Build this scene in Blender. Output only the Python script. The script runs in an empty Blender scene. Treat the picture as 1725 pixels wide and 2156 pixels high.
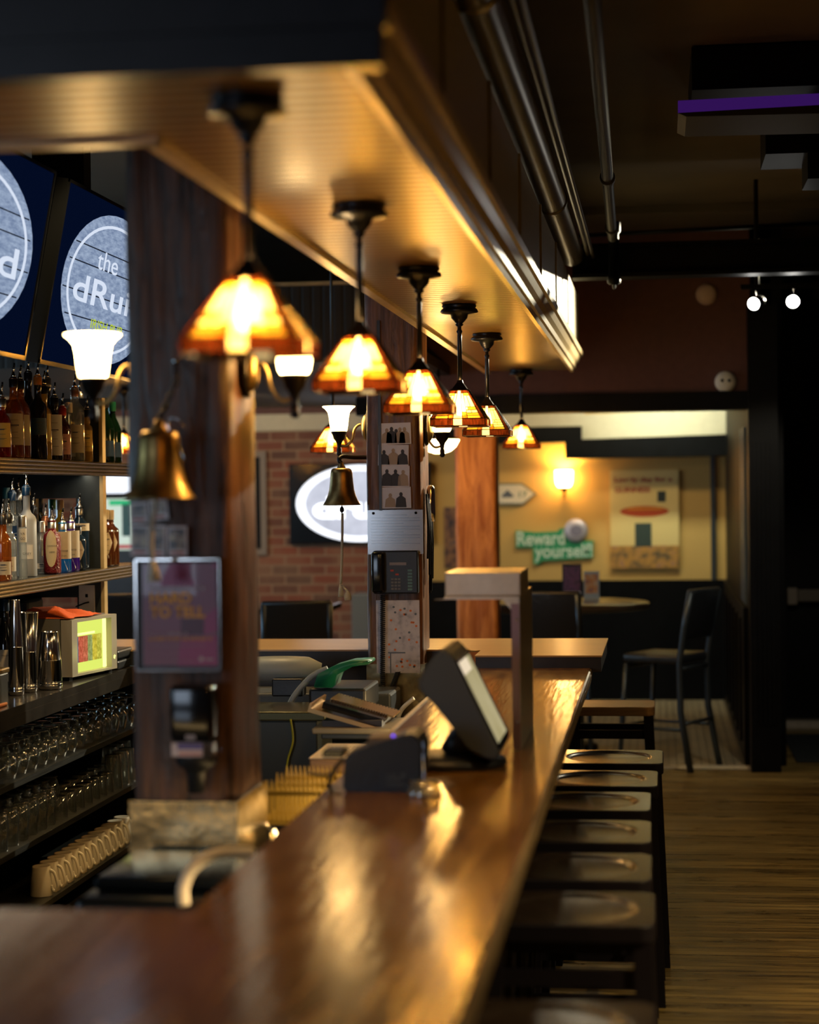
import bpy, bmesh, math, random
from math import sin, cos, pi, radians, atan2, tan, atan, sqrt
from mathutils import Vector, Matrix, Euler

random.seed(7)
SC = bpy.context.scene
COL = SC.collection

# ------------------------------------------------------------------ camera
CAMZ = 1.76
FPX = 4000.0
YAW, PITCH, ROLL = 7.449, -0.592, -0.70
cd = bpy.data.cameras.new('camera')
cam = bpy.data.objects.new('camera', cd)
COL.objects.link(cam)
CR = Matrix.Rotation(radians(YAW), 3, 'Z') @ Matrix.Rotation(radians(90 + PITCH), 3, 'X') @ Matrix.Rotation(radians(ROLL), 3, 'Z')
cam.location = (0, 0, CAMZ)
cam.rotation_euler = CR.to_euler()
cd.sensor_fit = 'VERTICAL'
cd.sensor_height = 36.0
cd.lens = FPX / 2156 * 36.0
cd.clip_start = 0.05
cd.dof.use_dof = True
cd.dof.focus_distance = 7.7
cd.dof.aperture_fstop = 1.75
SC.camera = cam

vs = SC.view_settings
vs.view_transform = 'Standard'
vs.look = 'None'
vs.gamma = 1
vs.use_curve_mapping = False
vs.exposure = 0.0
SC.cycles.max_bounces = 7
SC.cycles.diffuse_bounces = 3
SC.cycles.glossy_bounces = 3
SC.cycles.transmission_bounces = 6
SC.cycles.transparent_max_bounces = 16
SC.cycles.caustics_reflective = False
SC.cycles.caustics_refractive = False
SC.cycles.sample_clamp_indirect = 4.0
SC.cycles.use_denoising = True

# ------------------------------------------------------------------ world
w = bpy.data.worlds.new('world')
SC.world = w
w.use_nodes = True
bg = w.node_tree.nodes['Background']
bg.inputs[0].default_value = (0.35, 0.5, 0.8, 1)
bg.inputs[1].default_value = 0.03


def ray(px, py):
    v = Vector((px - 862.5, 1078.0 - py, -FPX))
    return (CR @ v).normalized()


def PY(px, py, Y):
    d = ray(px, py)
    return d * (Y / d.y) + Vector((0, 0, CAMZ))


def PX(px, py, X):
    d = ray(px, py)
    return d * (X / d.x) + Vector((0, 0, CAMZ))


def PZ(px, py, Z):
    d = ray(px, py)
    return d * ((Z - CAMZ) / d.z) + Vector((0, 0, CAMZ))


# ------------------------------------------------------------------ lights
def area(name, loc, rot, sx, sy, power, color, spread=180):
    l = bpy.data.lights.new(name, 'AREA')
    l.shape = 'RECTANGLE'
    l.size, l.size_y = sx, sy
    l.energy = power
    l.color = color
    l.spread = radians(spread)
    o = bpy.data.objects.new(name, l)
    COL.objects.link(o)
    o.location = loc
    o.rotation_euler = rot
    return o


def point(name, loc, power, color, r=0.03):
    l = bpy.data.lights.new(name, 'POINT')
    l.energy = power
    l.color = color
    l.shadow_soft_size = r
    o = bpy.data.objects.new(name, l)
    COL.objects.link(o)
    o.location = loc
    return o


def spot(name, loc, target, power, color, ang=60, blend=.5, r=0.03):
    l = bpy.data.lights.new(name, 'SPOT')
    l.energy = power
    l.color = color
    l.spot_size = radians(ang)
    l.spot_blend = blend
    l.shadow_soft_size = r
    o = bpy.data.objects.new(name, l)
    COL.objects.link(o)
    o.location = loc
    o.rotation_euler = (Vector(target) - Vector(loc)).to_track_quat('-Z', 'Y').to_euler()
    return o


WARM = (1.0, 0.50, 0.13)
WARM2 = (1.0, 0.66, 0.28)
COOL = (0.50, 0.78, 1.0)
# daylight through the windows of the left side wall and the front wall behind the camera
area('window_daylight', (-6.3, 11.0, 1.9), (0, radians(-90), 0), 1.6, 5.0, 100, COOL)
area('window_daylight_front', (-6.3, 4.2, 1.9), (0, radians(-90), 0), 1.6, 3.0, 60, COOL)
area('front_window_daylight', (-3.9, -2.35, 1.9), (radians(90), 0, 0), 2.2, 1.5, 62, (.66, .80, 1.0))
# ceiling downlights over the floor on the right
for (lx, ly, e) in ((2.0, 3.6, 760), (1.9, 6.6, 110), (2.4, 9.2, 50)):
    spot('ceiling_downlight', (lx, ly, 3.3), (lx - .3, ly + .3, 0), e, (1.0, .74, .36), 100, .8, .06)
# strong lamp beyond the steel beam that rakes along the soffit side
spot('room_spotlight', (1.0, 11.75, 3.02), (-.45, 9.7, 2.45), 1150, (1.0, .90, .64), 58, 1.0, .012)
# added warm spots that brighten the far brick wall
spot('brick_fill_spot', (-3.2, 13.6, 2.48), (-2.6, 16.0, 1.3), 110, (1.0, .72, .42), 120, .8, .08)
spot('brick_fill_spot', (-4.8, 13.6, 2.48), (-4.8, 16.0, 1.3), 80, (1.0, .72, .42), 120, .8, .08)
# small lamps over the back bar
spot('back_bar_downlight', (-1.75, 6.6, 3.25), (-2.5, 7.4, 1.6), 110, WARM2, 60, .6, .05)
spot('back_bar_downlight', (-1.9, 8.6, 3.25), (-2.5, 8.0, 1.0), 90, WARM2, 70, .6, .05)
# added lights under the bar top, for glints on glasses and steel sleeve
area('added_glint_light', (-.90, 5.6, .93), (0, radians(78), 0), .04, 4.2, 5.5, WARM2, 150)
area('added_sleeve_light', (-1.9, 3.22, .93), (radians(80), 0, 0), 2.0, .04, 1.1, (1.0, .66, .26), 150)
area('alcove_wall_fill', (-.7, 14.6, 2.86), (radians(35), 0, 0), 1.4, .12, 12, (1.0, .74, .36), 150)  # added light to brighten the mustard wall, no lamp there
area('bottle_fill_light', (-2.55, 7.3, 1.862), (0, radians(-8), 0), .03, 2.0, 2.3, (1.0, .86, .62), 170)  # added strip that brightens the lower bottles, no real lamp
# ------------------------------------------------------------------ materials
def newmat(name):
    m = bpy.data.materials.new(name)
    m.use_nodes = True
    nt = m.node_tree
    b = nt.nodes['Principled BSDF']
    return m, nt, b


def pbr(name, col, rough=.5, metal=0.0, spec=.5, emit=None, es=0, coat=0, trans=0, ior=1.45, alpha=1, var=0.0, vscale=20, bump=0, bscale=60):
    m, nt, b = newmat(name)
    b.inputs['Base Color'].default_value = (*col, 1)
    b.inputs['Roughness'].default_value = rough
    b.inputs['Metallic'].default_value = metal
    b.inputs['Specular IOR Level'].default_value = spec
    b.inputs['Coat Weight'].default_value = coat
    b.inputs['Transmission Weight'].default_value = trans
    b.inputs['IOR'].default_value = ior
    b.inputs['Alpha'].default_value = alpha
    if emit:
        b.inputs['Emission Color'].default_value = (*emit, 1)
        b.inputs['Emission Strength'].default_value = es
    tc = nt.nodes.new('ShaderNodeTexCoord')
    if var > 0:
        n = nt.nodes.new('ShaderNodeTexNoise')
        n.inputs['Scale'].default_value = vscale
        n.inputs['Detail'].default_value = 5
        r = nt.nodes.new('ShaderNodeValToRGB')
        r.color_ramp.elements[0].color = (*[c * (1 - var) for c in col], 1)
        r.color_ramp.elements[1].color = (*[min(1, c * (1 + var)) for c in col], 1)
        r.color_ramp.elements[0].position = .3
        r.color_ramp.elements[1].position = .7
        nt.links.new(tc.outputs['Object'], n.inputs['Vector'])
        nt.links.new(n.outputs['Fac'], r.inputs['Fac'])
        nt.links.new(r.outputs['Color'], b.inputs['Base Color'])
    if bump > 0:
        n = nt.nodes.new('ShaderNodeTexNoise')
        n.inputs['Scale'].default_value = bscale
        n.inputs['Detail'].default_value = 4
        bp = nt.nodes.new('ShaderNodeBump')
        bp.inputs['Strength'].default_value = bump
        bp.inputs['Distance'].default_value = .01
        nt.links.new(tc.outputs['Object'], n.inputs['Vector'])
        nt.links.new(n.outputs['Fac'], bp.inputs['Height'])
        nt.links.new(bp.outputs['Normal'], b.inputs['Normal'])
    return m


def wood(name, c1, c2, axis, rough=.3, hk=1.0, stretch=14, scale=3.0, bump=.15, coat=0, seams=None, fine=60, rr=None, spec=.5, seamcol=None):
    """Grain runs along axis (0 x, 1 y, 2 z). seams = (axis, spacing, width) cuts boards."""
    m, nt, b = newmat(name)
    L = nt.links
    tc = nt.nodes.new('ShaderNodeTexCoord')
    mp = nt.nodes.new('ShaderNodeMapping')
    s = [stretch] * 3
    s[axis] = 1
    mp.inputs['Scale'].default_value = s
    L.new(tc.outputs['Object'], mp.inputs['Vector'])
    n = nt.nodes.new('ShaderNodeTexNoise')
    n.inputs['Scale'].default_value = scale
    n.inputs['Detail'].default_value = 7
    n.inputs['Roughness'].default_value = .62
    n.inputs['Distortion'].default_value = .8
    src = mp.outputs['Vector']
    if seams:
        sx = nt.nodes.new('ShaderNodeSeparateXYZ')
        L.new(tc.outputs['Object'], sx.inputs[0])
        dv = nt.nodes.new('ShaderNodeMath'); dv.operation = 'DIVIDE'; dv.inputs[1].default_value = seams[1]
        L.new(sx.outputs[seams[0]], dv.inputs[0])
        fl = nt.nodes.new('ShaderNodeMath'); fl.operation = 'FLOOR'
        L.new(dv.outputs[0], fl.inputs[0])
        wn = nt.nodes.new('ShaderNodeTexWhiteNoise'); wn.noise_dimensions = '1D'
        L.new(fl.outputs[0], wn.inputs['W'])
        va = nt.nodes.new('ShaderNodeVectorMath'); va.operation = 'MULTIPLY_ADD'
        va.inputs[1].default_value = (9, 9, 9)
        L.new(wn.outputs['Color'], va.inputs[0])
        L.new(mp.outputs['Vector'], va.inputs[2])
        src = va.outputs[0]
    L.new(src, n.inputs['Vector'])
    r = nt.nodes.new('ShaderNodeValToRGB')
    r.color_ramp.elements[0].color = (*c1, 1)
    r.color_ramp.elements[1].color = (*c2, 1)
    r.color_ramp.elements[0].position = .36
    r.color_ramp.elements[1].position = .66
    L.new(n.outputs['Fac'], r.inputs['Fac'])
    colout = r.outputs['Color']
    n2 = nt.nodes.new('ShaderNodeTexNoise')
    n2.inputs['Scale'].default_value = fine
    n2.inputs['Detail'].default_value = 3
    mp2 = nt.nodes.new('ShaderNodeMapping')
    s2 = [1, 1, 1]; s2[axis] = .06
    mp2.inputs['Scale'].default_value = s2
    L.new(tc.outputs['Object'], mp2.inputs['Vector'])
    L.new(mp2.outputs['Vector'], n2.inputs['Vector'])
    mul = nt.nodes.new('ShaderNodeMath'); mul.operation = 'MULTIPLY_ADD'
    mul.inputs[1].default_value = .6
    L.new(n2.outputs['Fac'], mul.inputs[0])
    mk = nt.nodes.new('ShaderNodeMath'); mk.operation = 'MULTIPLY'; mk.inputs[1].default_value = hk
    L.new(n.outputs['Fac'], mk.inputs[0])
    L.new(mk.outputs[0], mul.inputs[2])
    h = mul.outputs[0]
    if seams:
        fr = nt.nodes.new('ShaderNodeMath'); fr.operation = 'FRACT'
        L.new(dv.outputs[0], fr.inputs[0])
        lt = nt.nodes.new('ShaderNodeMath'); lt.operation = 'LESS_THAN'; lt.inputs[1].default_value = seams[2] / seams[1]
        L.new(fr.outputs[0], lt.inputs[0])
        mx = nt.nodes.new('ShaderNodeMixRGB')
        # board-to-board tint
        tint = nt.nodes.new('ShaderNodeMixRGB'); tint.blend_type = 'MULTIPLY'
        tr = nt.nodes.new('ShaderNodeMapRange')
        tr.inputs['To Min'].default_value = .62; tr.inputs['To Max'].default_value = 1.2
        L.new(wn.outputs['Value'], tr.inputs['Value'])
        tint.inputs[0].default_value = 1
        L.new(colout, tint.inputs[1]); L.new(tr.outputs[0], tint.inputs[2])
        mx.inputs[2].default_value = (*(seamcol or [c * .25 for c in c1]), 1)
        L.new(lt.outputs[0], mx.inputs[0]); L.new(tint.outputs[0], mx.inputs[1])
        colout = mx.outputs[0]
        sb = nt.nodes.new('ShaderNodeMath'); sb.operation = 'SUBTRACT'
        L.new(h, sb.inputs[0]); L.new(lt.outputs[0], sb.inputs[1])
        h = sb.outputs[0]
    L.new(colout, b.inputs['Base Color'])
    b.inputs['Roughness'].default_value = rough
    b.inputs['Specular IOR Level'].default_value = spec
    b.inputs['Coat Weight'].default_value = coat
    b.inputs['Coat Roughness'].default_value = .12
    if rr:
        mr = nt.nodes.new('ShaderNodeMapRange')
        mr.inputs['From Min'].default_value = .35; mr.inputs['From Max'].default_value = .65
        mr.inputs['To Min'].default_value = rr[0]; mr.inputs['To Max'].default_value = rr[1]
        L.new(n.outputs['Fac'], mr.inputs['Value'])
        L.new(mr.outputs[0], b.inputs['Roughness'])
    bp = nt.nodes.new('ShaderNodeBump')
    bp.inputs['Strength'].default_value = bump
    bp.inputs['Distance'].default_value = .01
    L.new(h, bp.inputs['Height'])
    L.new(bp.outputs['Normal'], b.inputs['Normal'])
    return m


def ribbed(name, col, axis, spacing, rough=.3, depth=.6, width=.25, var=.2):
    """Board panelling: thin grooves every spacing metres along axis."""
    m, nt, b = newmat(name)
    L = nt.links
    tc = nt.nodes.new('ShaderNodeTexCoord')
    sx = nt.nodes.new('ShaderNodeSeparateXYZ')
    L.new(tc.outputs['Object'], sx.inputs[0])
    dv = nt.nodes.new('ShaderNodeMath'); dv.operation = 'DIVIDE'; dv.inputs[1].default_value = spacing
    L.new(sx.outputs[axis], dv.inputs[0])
    fr = nt.nodes.new('ShaderNodeMath'); fr.operation = 'FRACT'
    L.new(dv.outputs[0], fr.inputs[0])
    pp = nt.nodes.new('ShaderNodeMath'); pp.operation = 'PINGPONG'; pp.inputs[1].default_value = .5
    L.new(fr.outputs[0], pp.inputs[0])
    mr = nt.nodes.new('ShaderNodeMapRange')
    mr.interpolation_type = 'SMOOTHSTEP'
    mr.inputs['From Min'].default_value = 0; mr.inputs['From Max'].default_value = width
    L.new(pp.outputs[0], mr.inputs['Value'])
    bp = nt.nodes.new('ShaderNodeBump')
    bp.inputs['Strength'].default_value = depth
    bp.inputs['Distance'].default_value = .004
    L.new(mr.outputs[0], bp.inputs['Height'])
    L.new(bp.outputs['Normal'], b.inputs['Normal'])
    mx = nt.nodes.new('ShaderNodeMixRGB')
    mx.inputs[1].default_value = (*[c * .35 for c in col], 1)
    n = nt.nodes.new('ShaderNodeTexNoise')
    mp = nt.nodes.new('ShaderNodeMapping')
    s = [2, 2, 2]; s[axis] = 30
    mp.inputs['Scale'].default_value = s
    L.new(tc.outputs['Object'], mp.inputs['Vector']); L.new(mp.outputs[0], n.inputs['Vector'])
    n.inputs['Detail'].default_value = 5
    r = nt.nodes.new('ShaderNodeValToRGB')
    r.color_ramp.elements[0].color = (*[c * (1 - var) for c in col], 1)
    r.color_ramp.elements[1].color = (*[c * (1 + var) for c in col], 1)
    L.new(n.outputs['Fac'], r.inputs['Fac'])
    L.new(r.outputs[0], mx.inputs[2])
    L.new(mr.outputs[0], mx.inputs[0])
    L.new(mx.outputs[0], b.inputs['Base Color'])
    b.inputs['Roughness'].default_value = rough
    return m


def brickmat(name):
    m, nt, b = newmat(name)
    L = nt.links
    tc = nt.nodes.new('ShaderNodeTexCoord')
    sx = nt.nodes.new('ShaderNodeSeparateXYZ')
    cx = nt.nodes.new('ShaderNodeCombineXYZ')
    L.new(tc.outputs['Object'], sx.inputs[0])
    L.new(sx.outputs[0], cx.inputs[0]); L.new(sx.outputs[2], cx.inputs[1])
    br = nt.nodes.new('ShaderNodeTexBrick')
    br.inputs['Scale'].default_value = 1
    br.inputs['Brick Width'].default_value = .235
    br.inputs['Row Height'].default_value = .082
    br.inputs['Mortar Size'].default_value = .011
    br.inputs['Mortar Smooth'].default_value = .4
    br.inputs['Bias'].default_value = -.1
    br.inputs['Color1'].default_value = (.22, .062, .034, 1)
    br.inputs['Color2'].default_value = (.085, .045, .035, 1)
    br.inputs['Mortar'].default_value = (.26, .165, .105, 1)
    L.new(cx.outputs[0], br.inputs['Vector'])
    n = nt.nodes.new('ShaderNodeTexNoise'); n.inputs['Scale'].default_value = 3.2; n.inputs['Detail'].default_value = 6
    L.new(cx.outputs[0], n.inputs['Vector'])
    mx = nt.nodes.new('ShaderNodeMixRGB')
    mx.inputs[2].default_value = (.26, .15, .09, 1)
    mr = nt.nodes.new('ShaderNodeMapRange')
    mr.inputs['From Min'].default_value = .45; mr.inputs['From Max'].default_value = .75; mr.inputs['To Max'].default_value = .7
    L.new(n.outputs['Fac'], mr.inputs['Value'])
    L.new(mr.outputs[0], mx.inputs[0]); L.new(br.outputs['Color'], mx.inputs[1])
    L.new(mx.outputs[0], b.inputs['Base Color'])
    b.inputs['Roughness'].default_value = .85
    bp = nt.nodes.new('ShaderNodeBump'); bp.inputs['Strength'].default_value = .5; bp.inputs['Distance'].default_value = .01
    iv = nt.nodes.new('ShaderNodeMath'); iv.operation = 'SUBTRACT'; iv.inputs[0].default_value = 1
    L.new(br.outputs['Fac'], iv.inputs[1]); L.new(iv.outputs[0], bp.inputs['Height'])
    L.new(bp.outputs['Normal'], b.inputs['Normal'])
    return m


def tilemat(name):
    m, nt, b = newmat(name)
    L = nt.links
    tc = nt.nodes.new('ShaderNodeTexCoord')
    br = nt.nodes.new('ShaderNodeTexBrick')
    br.offset = 0
    br.inputs['Scale'].default_value = 1
    br.inputs['Brick Width'].default_value = .052
    br.inputs['Row Height'].default_value = .052
    br.inputs['Mortar Size'].default_value = .004
    br.inputs['Color1'].default_value = (.42, .36, .24, 1)
    br.inputs['Color2'].default_value = (.30, .26, .18, 1)
    br.inputs['Mortar'].default_value = (.06, .05, .04, 1)
    L.new(tc.outputs['Object'], br.inputs['Vector'])
    L.new(br.outputs['Color'], b.inputs['Base Color'])
    b.inputs['Roughness'].default_value = .3
    return m


def glassmix(name, col, refl=.9, rough=.03, tint=1.0, body=.06):
    """Thin clear glass: see-through body with bright rims and reflections."""
    m, nt, b = newmat(name)
    L = nt.links
    out = nt.nodes['Material Output']
    tr = nt.nodes.new('ShaderNodeBsdfTransparent'); tr.inputs[0].default_value = (*col, 1)
    gl = nt.nodes.new('ShaderNodeBsdfGlossy'); gl.inputs['Roughness'].default_value = rough
    gl.inputs[0].default_value = (refl, refl, refl, 1)
    df = nt.nodes.new('ShaderNodeBsdfDiffuse'); df.inputs[0].default_value = (.5, .55, .5, 1)
    lw = nt.nodes.new('ShaderNodeLayerWeight'); lw.inputs[0].default_value = .45
    mr = nt.nodes.new('ShaderNodeMapRange'); mr.inputs['To Min'].default_value = .10; mr.inputs['To Max'].default_value = 1
    L.new(lw.outputs['Facing'], mr.inputs['Value'])
    mx0 = nt.nodes.new('ShaderNodeMixShader'); mx0.inputs[0].default_value = body
    L.new(tr.outputs[0], mx0.inputs[1]); L.new(df.outputs[0], mx0.inputs[2])
    mx = nt.nodes.new('ShaderNodeMixShader')
    L.new(mr.outputs[0], mx.inputs[0]); L.new(mx0.outputs[0], mx.inputs[1]); L.new(gl.outputs[0], mx.inputs[2])
    L.new(mx.outputs[0], out.inputs['Surface'])
    return m


def liquid(name, col, dens=.5):
    """Coloured spirit in a bottle: tinted see-through body with a glossy skin."""
    m, nt, b = newmat(name)
    L = nt.links
    out = nt.nodes['Material Output']
    tr = nt.nodes.new('ShaderNodeBsdfTransparent'); tr.inputs[0].default_value = (*[min(1, c ** .5) for c in col], 1)
    tl = nt.nodes.new('ShaderNodeBsdfTranslucent'); tl.inputs[0].default_value = (*col, 1)
    df = nt.nodes.new('ShaderNodeBsdfDiffuse'); df.inputs[0].default_value = (*col, 1)
    ad = nt.nodes.new('ShaderNodeMixShader'); ad.inputs[0].default_value = .5
    L.new(tl.outputs[0], ad.inputs[1]); L.new(df.outputs[0], ad.inputs[2])
    mx0 = nt.nodes.new('ShaderNodeMixShader'); mx0.inputs[0].default_value = dens
    L.new(tr.outputs[0], mx0.inputs[1]); L.new(ad.outputs[0], mx0.inputs[2])
    gl = nt.nodes.new('ShaderNodeBsdfGlossy'); gl.inputs['Roughness'].default_value = .06
    lw = nt.nodes.new('ShaderNodeLayerWeight'); lw.inputs[0].default_value = .3
    mr = nt.nodes.new('ShaderNodeMapRange'); mr.inputs['To Min'].default_value = .05; mr.inputs['To Max'].default_value = .9
    L.new(lw.outputs['Facing'], mr.inputs['Value'])
    mx = nt.nodes.new('ShaderNodeMixShader')
    L.new(mr.outputs[0], mx.inputs[0]); L.new(mx0.outputs[0], mx.inputs[1]); L.new(gl.outputs[0], mx.inputs[2])
    L.new(mx.outputs[0], out.inputs['Surface'])
    return m


def shadeglass(name, col, clear=.45, es=0.0, streak=0, dim=.5):
    """Stained or opal lamp glass: part of the bulb's light passes, part is scattered."""
    m, nt, b = newmat(name)
    L = nt.links
    out = nt.nodes['Material Output']
    tr = nt.nodes.new('ShaderNodeBsdfTransparent'); tr.inputs[0].default_value = (*col, 1)
    tl = nt.nodes.new('ShaderNodeBsdfTranslucent'); tl.inputs[0].default_value = (*[c * dim for c in col], 1)
    if streak:
        tc = nt.nodes.new('ShaderNodeTexCoord')
        mp = nt.nodes.new('ShaderNodeMapping'); mp.inputs['Scale'].default_value = (220, 220, 40)
        n = nt.nodes.new('ShaderNodeTexNoise'); n.inputs['Scale'].default_value = 1; n.inputs['Detail'].default_value = 4
        r = nt.nodes.new('ShaderNodeValToRGB')
        r.color_ramp.elements[0].position = .35; r.color_ramp.elements[1].position = .7
        r.color_ramp.elements[0].color = (*[c * (1 - streak) for c in col], 1)
        r.color_ramp.elements[1].color = (*[min(1, c * (1 + streak)) for c in col], 1)
        L.new(tc.outputs['Object'], mp.inputs[0]); L.new(mp.outputs[0], n.inputs['Vector']); L.new(n.outputs['Fac'], r.inputs[0])
        dm_ = nt.nodes.new('ShaderNodeMixRGB'); dm_.blend_type = 'MULTIPLY'; dm_.inputs[0].default_value = 1; dm_.inputs[2].default_value = (dim, dim, dim, 1)
        L.new(r.outputs[0], dm_.inputs[1])
        L.new(r.outputs[0], tr.inputs[0]); L.new(dm_.outputs[0], tl.inputs[0])
    mx = nt.nodes.new('ShaderNodeMixShader'); mx.inputs[0].default_value = 1 - clear
    L.new(tr.outputs[0], mx.inputs[1]); L.new(tl.outputs[0], mx.inputs[2])
    sh = mx.outputs[0]
    if es > 0:
        em = nt.nodes.new('ShaderNodeEmission'); em.inputs[0].default_value = (*col, 1); em.inputs[1].default_value = es
        ad = nt.nodes.new('ShaderNodeAddShader')
        L.new(sh, ad.inputs[0]); L.new(em.outputs[0], ad.inputs[1])
        sh = ad.outputs[0]
    L.new(sh, out.inputs['Surface'])
    return m


def bulbmat(name, col, es):
    m, nt, b = newmat(name)
    L = nt.links
    out = nt.nodes['Material Output']
    tr = nt.nodes.new('ShaderNodeBsdfTransparent')
    em = nt.nodes.new('ShaderNodeEmission'); em.inputs[0].default_value = (*col, 1); em.inputs[1].default_value = es
    ad = nt.nodes.new('ShaderNodeAddShader')
    L.new(tr.outputs[0], ad.inputs[0]); L.new(em.outputs[0], ad.inputs[1])
    L.new(ad.outputs[0], out.inputs['Surface'])
    return m


def emis(name, col, es, col2=None, scale=8, stretch=(1, 1, 1)):
    m, nt, b = newmat(name)
    L = nt.links
    out = nt.nodes['Material Output']
    em = nt.nodes.new('ShaderNodeEmission'); em.inputs[0].default_value = (*col, 1); em.inputs[1].default_value = es
    if col2:
        tc = nt.nodes.new('ShaderNodeTexCoord')
        mp = nt.nodes.new('ShaderNodeMapping'); mp.inputs['Scale'].default_value = stretch
        n = nt.nodes.new('ShaderNodeTexNoise'); n.inputs['Scale'].default_value = scale; n.inputs['Detail'].default_value = 8
        n.inputs['Roughness'].default_value = .65
        r = nt.nodes.new('ShaderNodeValToRGB')
        r.color_ramp.elements[0].color = (*col, 1); r.color_ramp.elements[1].color = (*col2, 1)
        r.color_ramp.elements[0].position = .35; r.color_ramp.elements[1].position = .65
        L.new(tc.outputs['Object'], mp.inputs[0]); L.new(mp.outputs[0], n.inputs['Vector']); L.new(n.outputs['Fac'], r.inputs[0])
        L.new(r.outputs[0], em.inputs[0])
    L.new(em.outputs[0], out.inputs['Surface'])
    return m


def blotch(name, cols, scale=30, rough=.35, seed=0, vor=False):
    """Printed picture without readable motif: patches of a few inks."""
    m, nt, b = newmat(name)
    L = nt.links
    tc = nt.nodes.new('ShaderNodeTexCoord')
    mp = nt.nodes.new('ShaderNodeMapping'); mp.inputs['Location'].default_value = (seed * 3.1, seed * 1.7, seed * 5.3)
    L.new(tc.outputs['Object'], mp.inputs[0])
    n = nt.nodes.new('ShaderNodeTexNoise'); n.inputs['Scale'].default_value = scale; n.inputs['Detail'].default_value = 3
    L.new(mp.outputs[0], n.inputs['Vector'])
    r = nt.nodes.new('ShaderNodeValToRGB')
    els = r.color_ramp.elements
    k = len(cols)
    els[0].color = (*cols[0], 1); els[0].position = .3
    els[1].color = (*cols[-1], 1); els[1].position = .68
    for i in range(1, k - 1):
        e = els.new(.3 + .38 * i / (k - 1)); e.color = (*cols[i], 1)
    L.new(n.outputs['Fac'], r.inputs[0])
    L.new(r.outputs[0], b.inputs['Base Color'])
    b.inputs['Roughness'].default_value = rough
    return m


M = {}
M['bar'] = wood('bar_oak', (.110, .047, .008), (.215, .102, .020), 1, rough=.16, hk=.15, stretch=8, scale=1.8, bump=.16, coat=0, fine=60, rr=(.13, .19), spec=.36)
M['bar_edge'] = wood('bar_edge_oak', (.07, .042, .02), (.26, .18, .09), 1, rough=.42, bump=.6, stretch=30, scale=4)
M['counter2'] = wood('counter_oak', (.30, .17, .06), (.42, .26, .10), 0, rough=.28, bump=.1)
M['floor'] = wood('floor_boards', (.10, .064, .018), (.29, .205, .070), 0, rough=.3, stretch=10, scale=2.2, bump=.45, seams=(1, .057, .004), fine=70, rr=(.24, .45))
M['post1'] = wood('post_rough', (.020, .010, .007), (.16, .070, .036), 2, rough=.42, stretch=11, scale=3.6, bump=1.0, fine=55, rr=(.28, .5))
M['post2'] = wood('post_brown', (.07, .026, .010), (.24, .105, .045), 2, rough=.38, stretch=9, scale=3, bump=.5, fine=50)
M['post3'] = wood('post_orange', (.34, .10, .02), (.68, .28, .08), 2, rough=.6, stretch=7, scale=3, bump=.35)
M['soffit'] = ribbed('soffit_boards', (.24, .120, .019), 1, .064, rough=.30, depth=1.0, width=.45)
M['soffit_side'] = ribbed('soffit_side_boards', (.40, .33, .20), 1, .045, rough=.4, depth=.5)
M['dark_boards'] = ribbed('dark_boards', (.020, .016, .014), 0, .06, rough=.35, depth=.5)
M['trim'] = pbr('trim_varnish', (.50, .37, .19), .3, var=.12)
M['trim_dark'] = pbr('trim_dark', (.018, .016, .018), .35, var=.2)
M['black'] = pbr('black_paint', (.0022, .0026, .0034), .5, spec=.14, var=.3, vscale=9)
M['black_gloss'] = pbr('black_gloss', (.006, .007, .009), .12)
M['black_plastic'] = pbr('black_plastic', (.012, .014, .018), .38, bump=.05)
M['grey_plastic'] = pbr('grey_plastic', (.045, .055, .065), .42, bump=.05)
M['bronze'] = pbr('dark_bronze', (.025, .024, .026), .32, metal=.85)
M['lead'] = pbr('lead_came', (.02, .015, .01), .45, metal=.6)
M['maroon'] = pbr('maroon_paint', (.10, .040, .032), .7, var=.1)
M['mustard'] = pbr('mustard_paint', (.50, .32, .10), .8, var=.04, vscale=3)
M['cream'] = pbr('cream_paint', (.50, .46, .34), .7, var=.05)
M['ceiling'] = pbr('ceiling_paint', (.10, .082, .058), .8, var=.15, vscale=2)
M['brick'] = brickmat('red_brick')
M['tile'] = tilemat('floor_tile')
M['brass'] = pbr('aged_brass', (.36, .24, .085), .36, metal=1.0, var=.25, vscale=30)
M['brass_shelf'] = pbr('shelf_edge_varnish', (.20, .135, .06), .22, metal=.55, var=.3, vscale=60)
M['steel'] = pbr('stainless_steel', (.60, .55, .48), .36, metal=.72, bump=.12, bscale=7, var=.1, vscale=25)
M['steel_wrap'] = pbr('steel_wrap', (.56, .44, .24), .24, metal=1.0, bump=1.0, bscale=4.5, var=.1)
M['steel_pink'] = pbr('steel_flange', (.26, .17, .20), .35, metal=.7)
M['chrome'] = pbr('chrome', (.85, .85, .87), .07, metal=1.0)
M['chrome_rough'] = pbr('shaker_steel', (.8, .78, .76), .12, metal=1.0)
M['stool'] = pbr('stool_lacquer', (.016, .011, .008), .2, spec=.32, coat=.1, var=.3, vscale=14)
M['stool_leg'] = pbr('stool_leg_paint', (.004, .0025, .006), .6, spec=.25)
M['flute'] = pbr('flute_daylight', (.10, .135, .15), .35)  # bluish window light put into the colour of the black flutes
M['stool_brown'] = wood('stool_oak', (.20, .11, .05), (.34, .2, .09), 0, rough=.35, bump=.1)
M['white_paper'] = pbr('white_paper', (.80, .78, .82), .5)
M['grey_ink'] = pbr('grey_ink', (.28, .27, .32), .6)
M['rope'] = pbr('cotton_rope', (.62, .56, .42), .9, bump=.6, bscale=200)
M['glass'] = glassmix('drinking_glass', (.93, .95, .93))
M['glass_fine'] = glassmix('thin_glass', (.96, .97, .96), rough=.015, body=.02)
M['mug'] = pbr('white_mug_glaze', (.72, .66, .52), .25, coat=.3)
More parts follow.
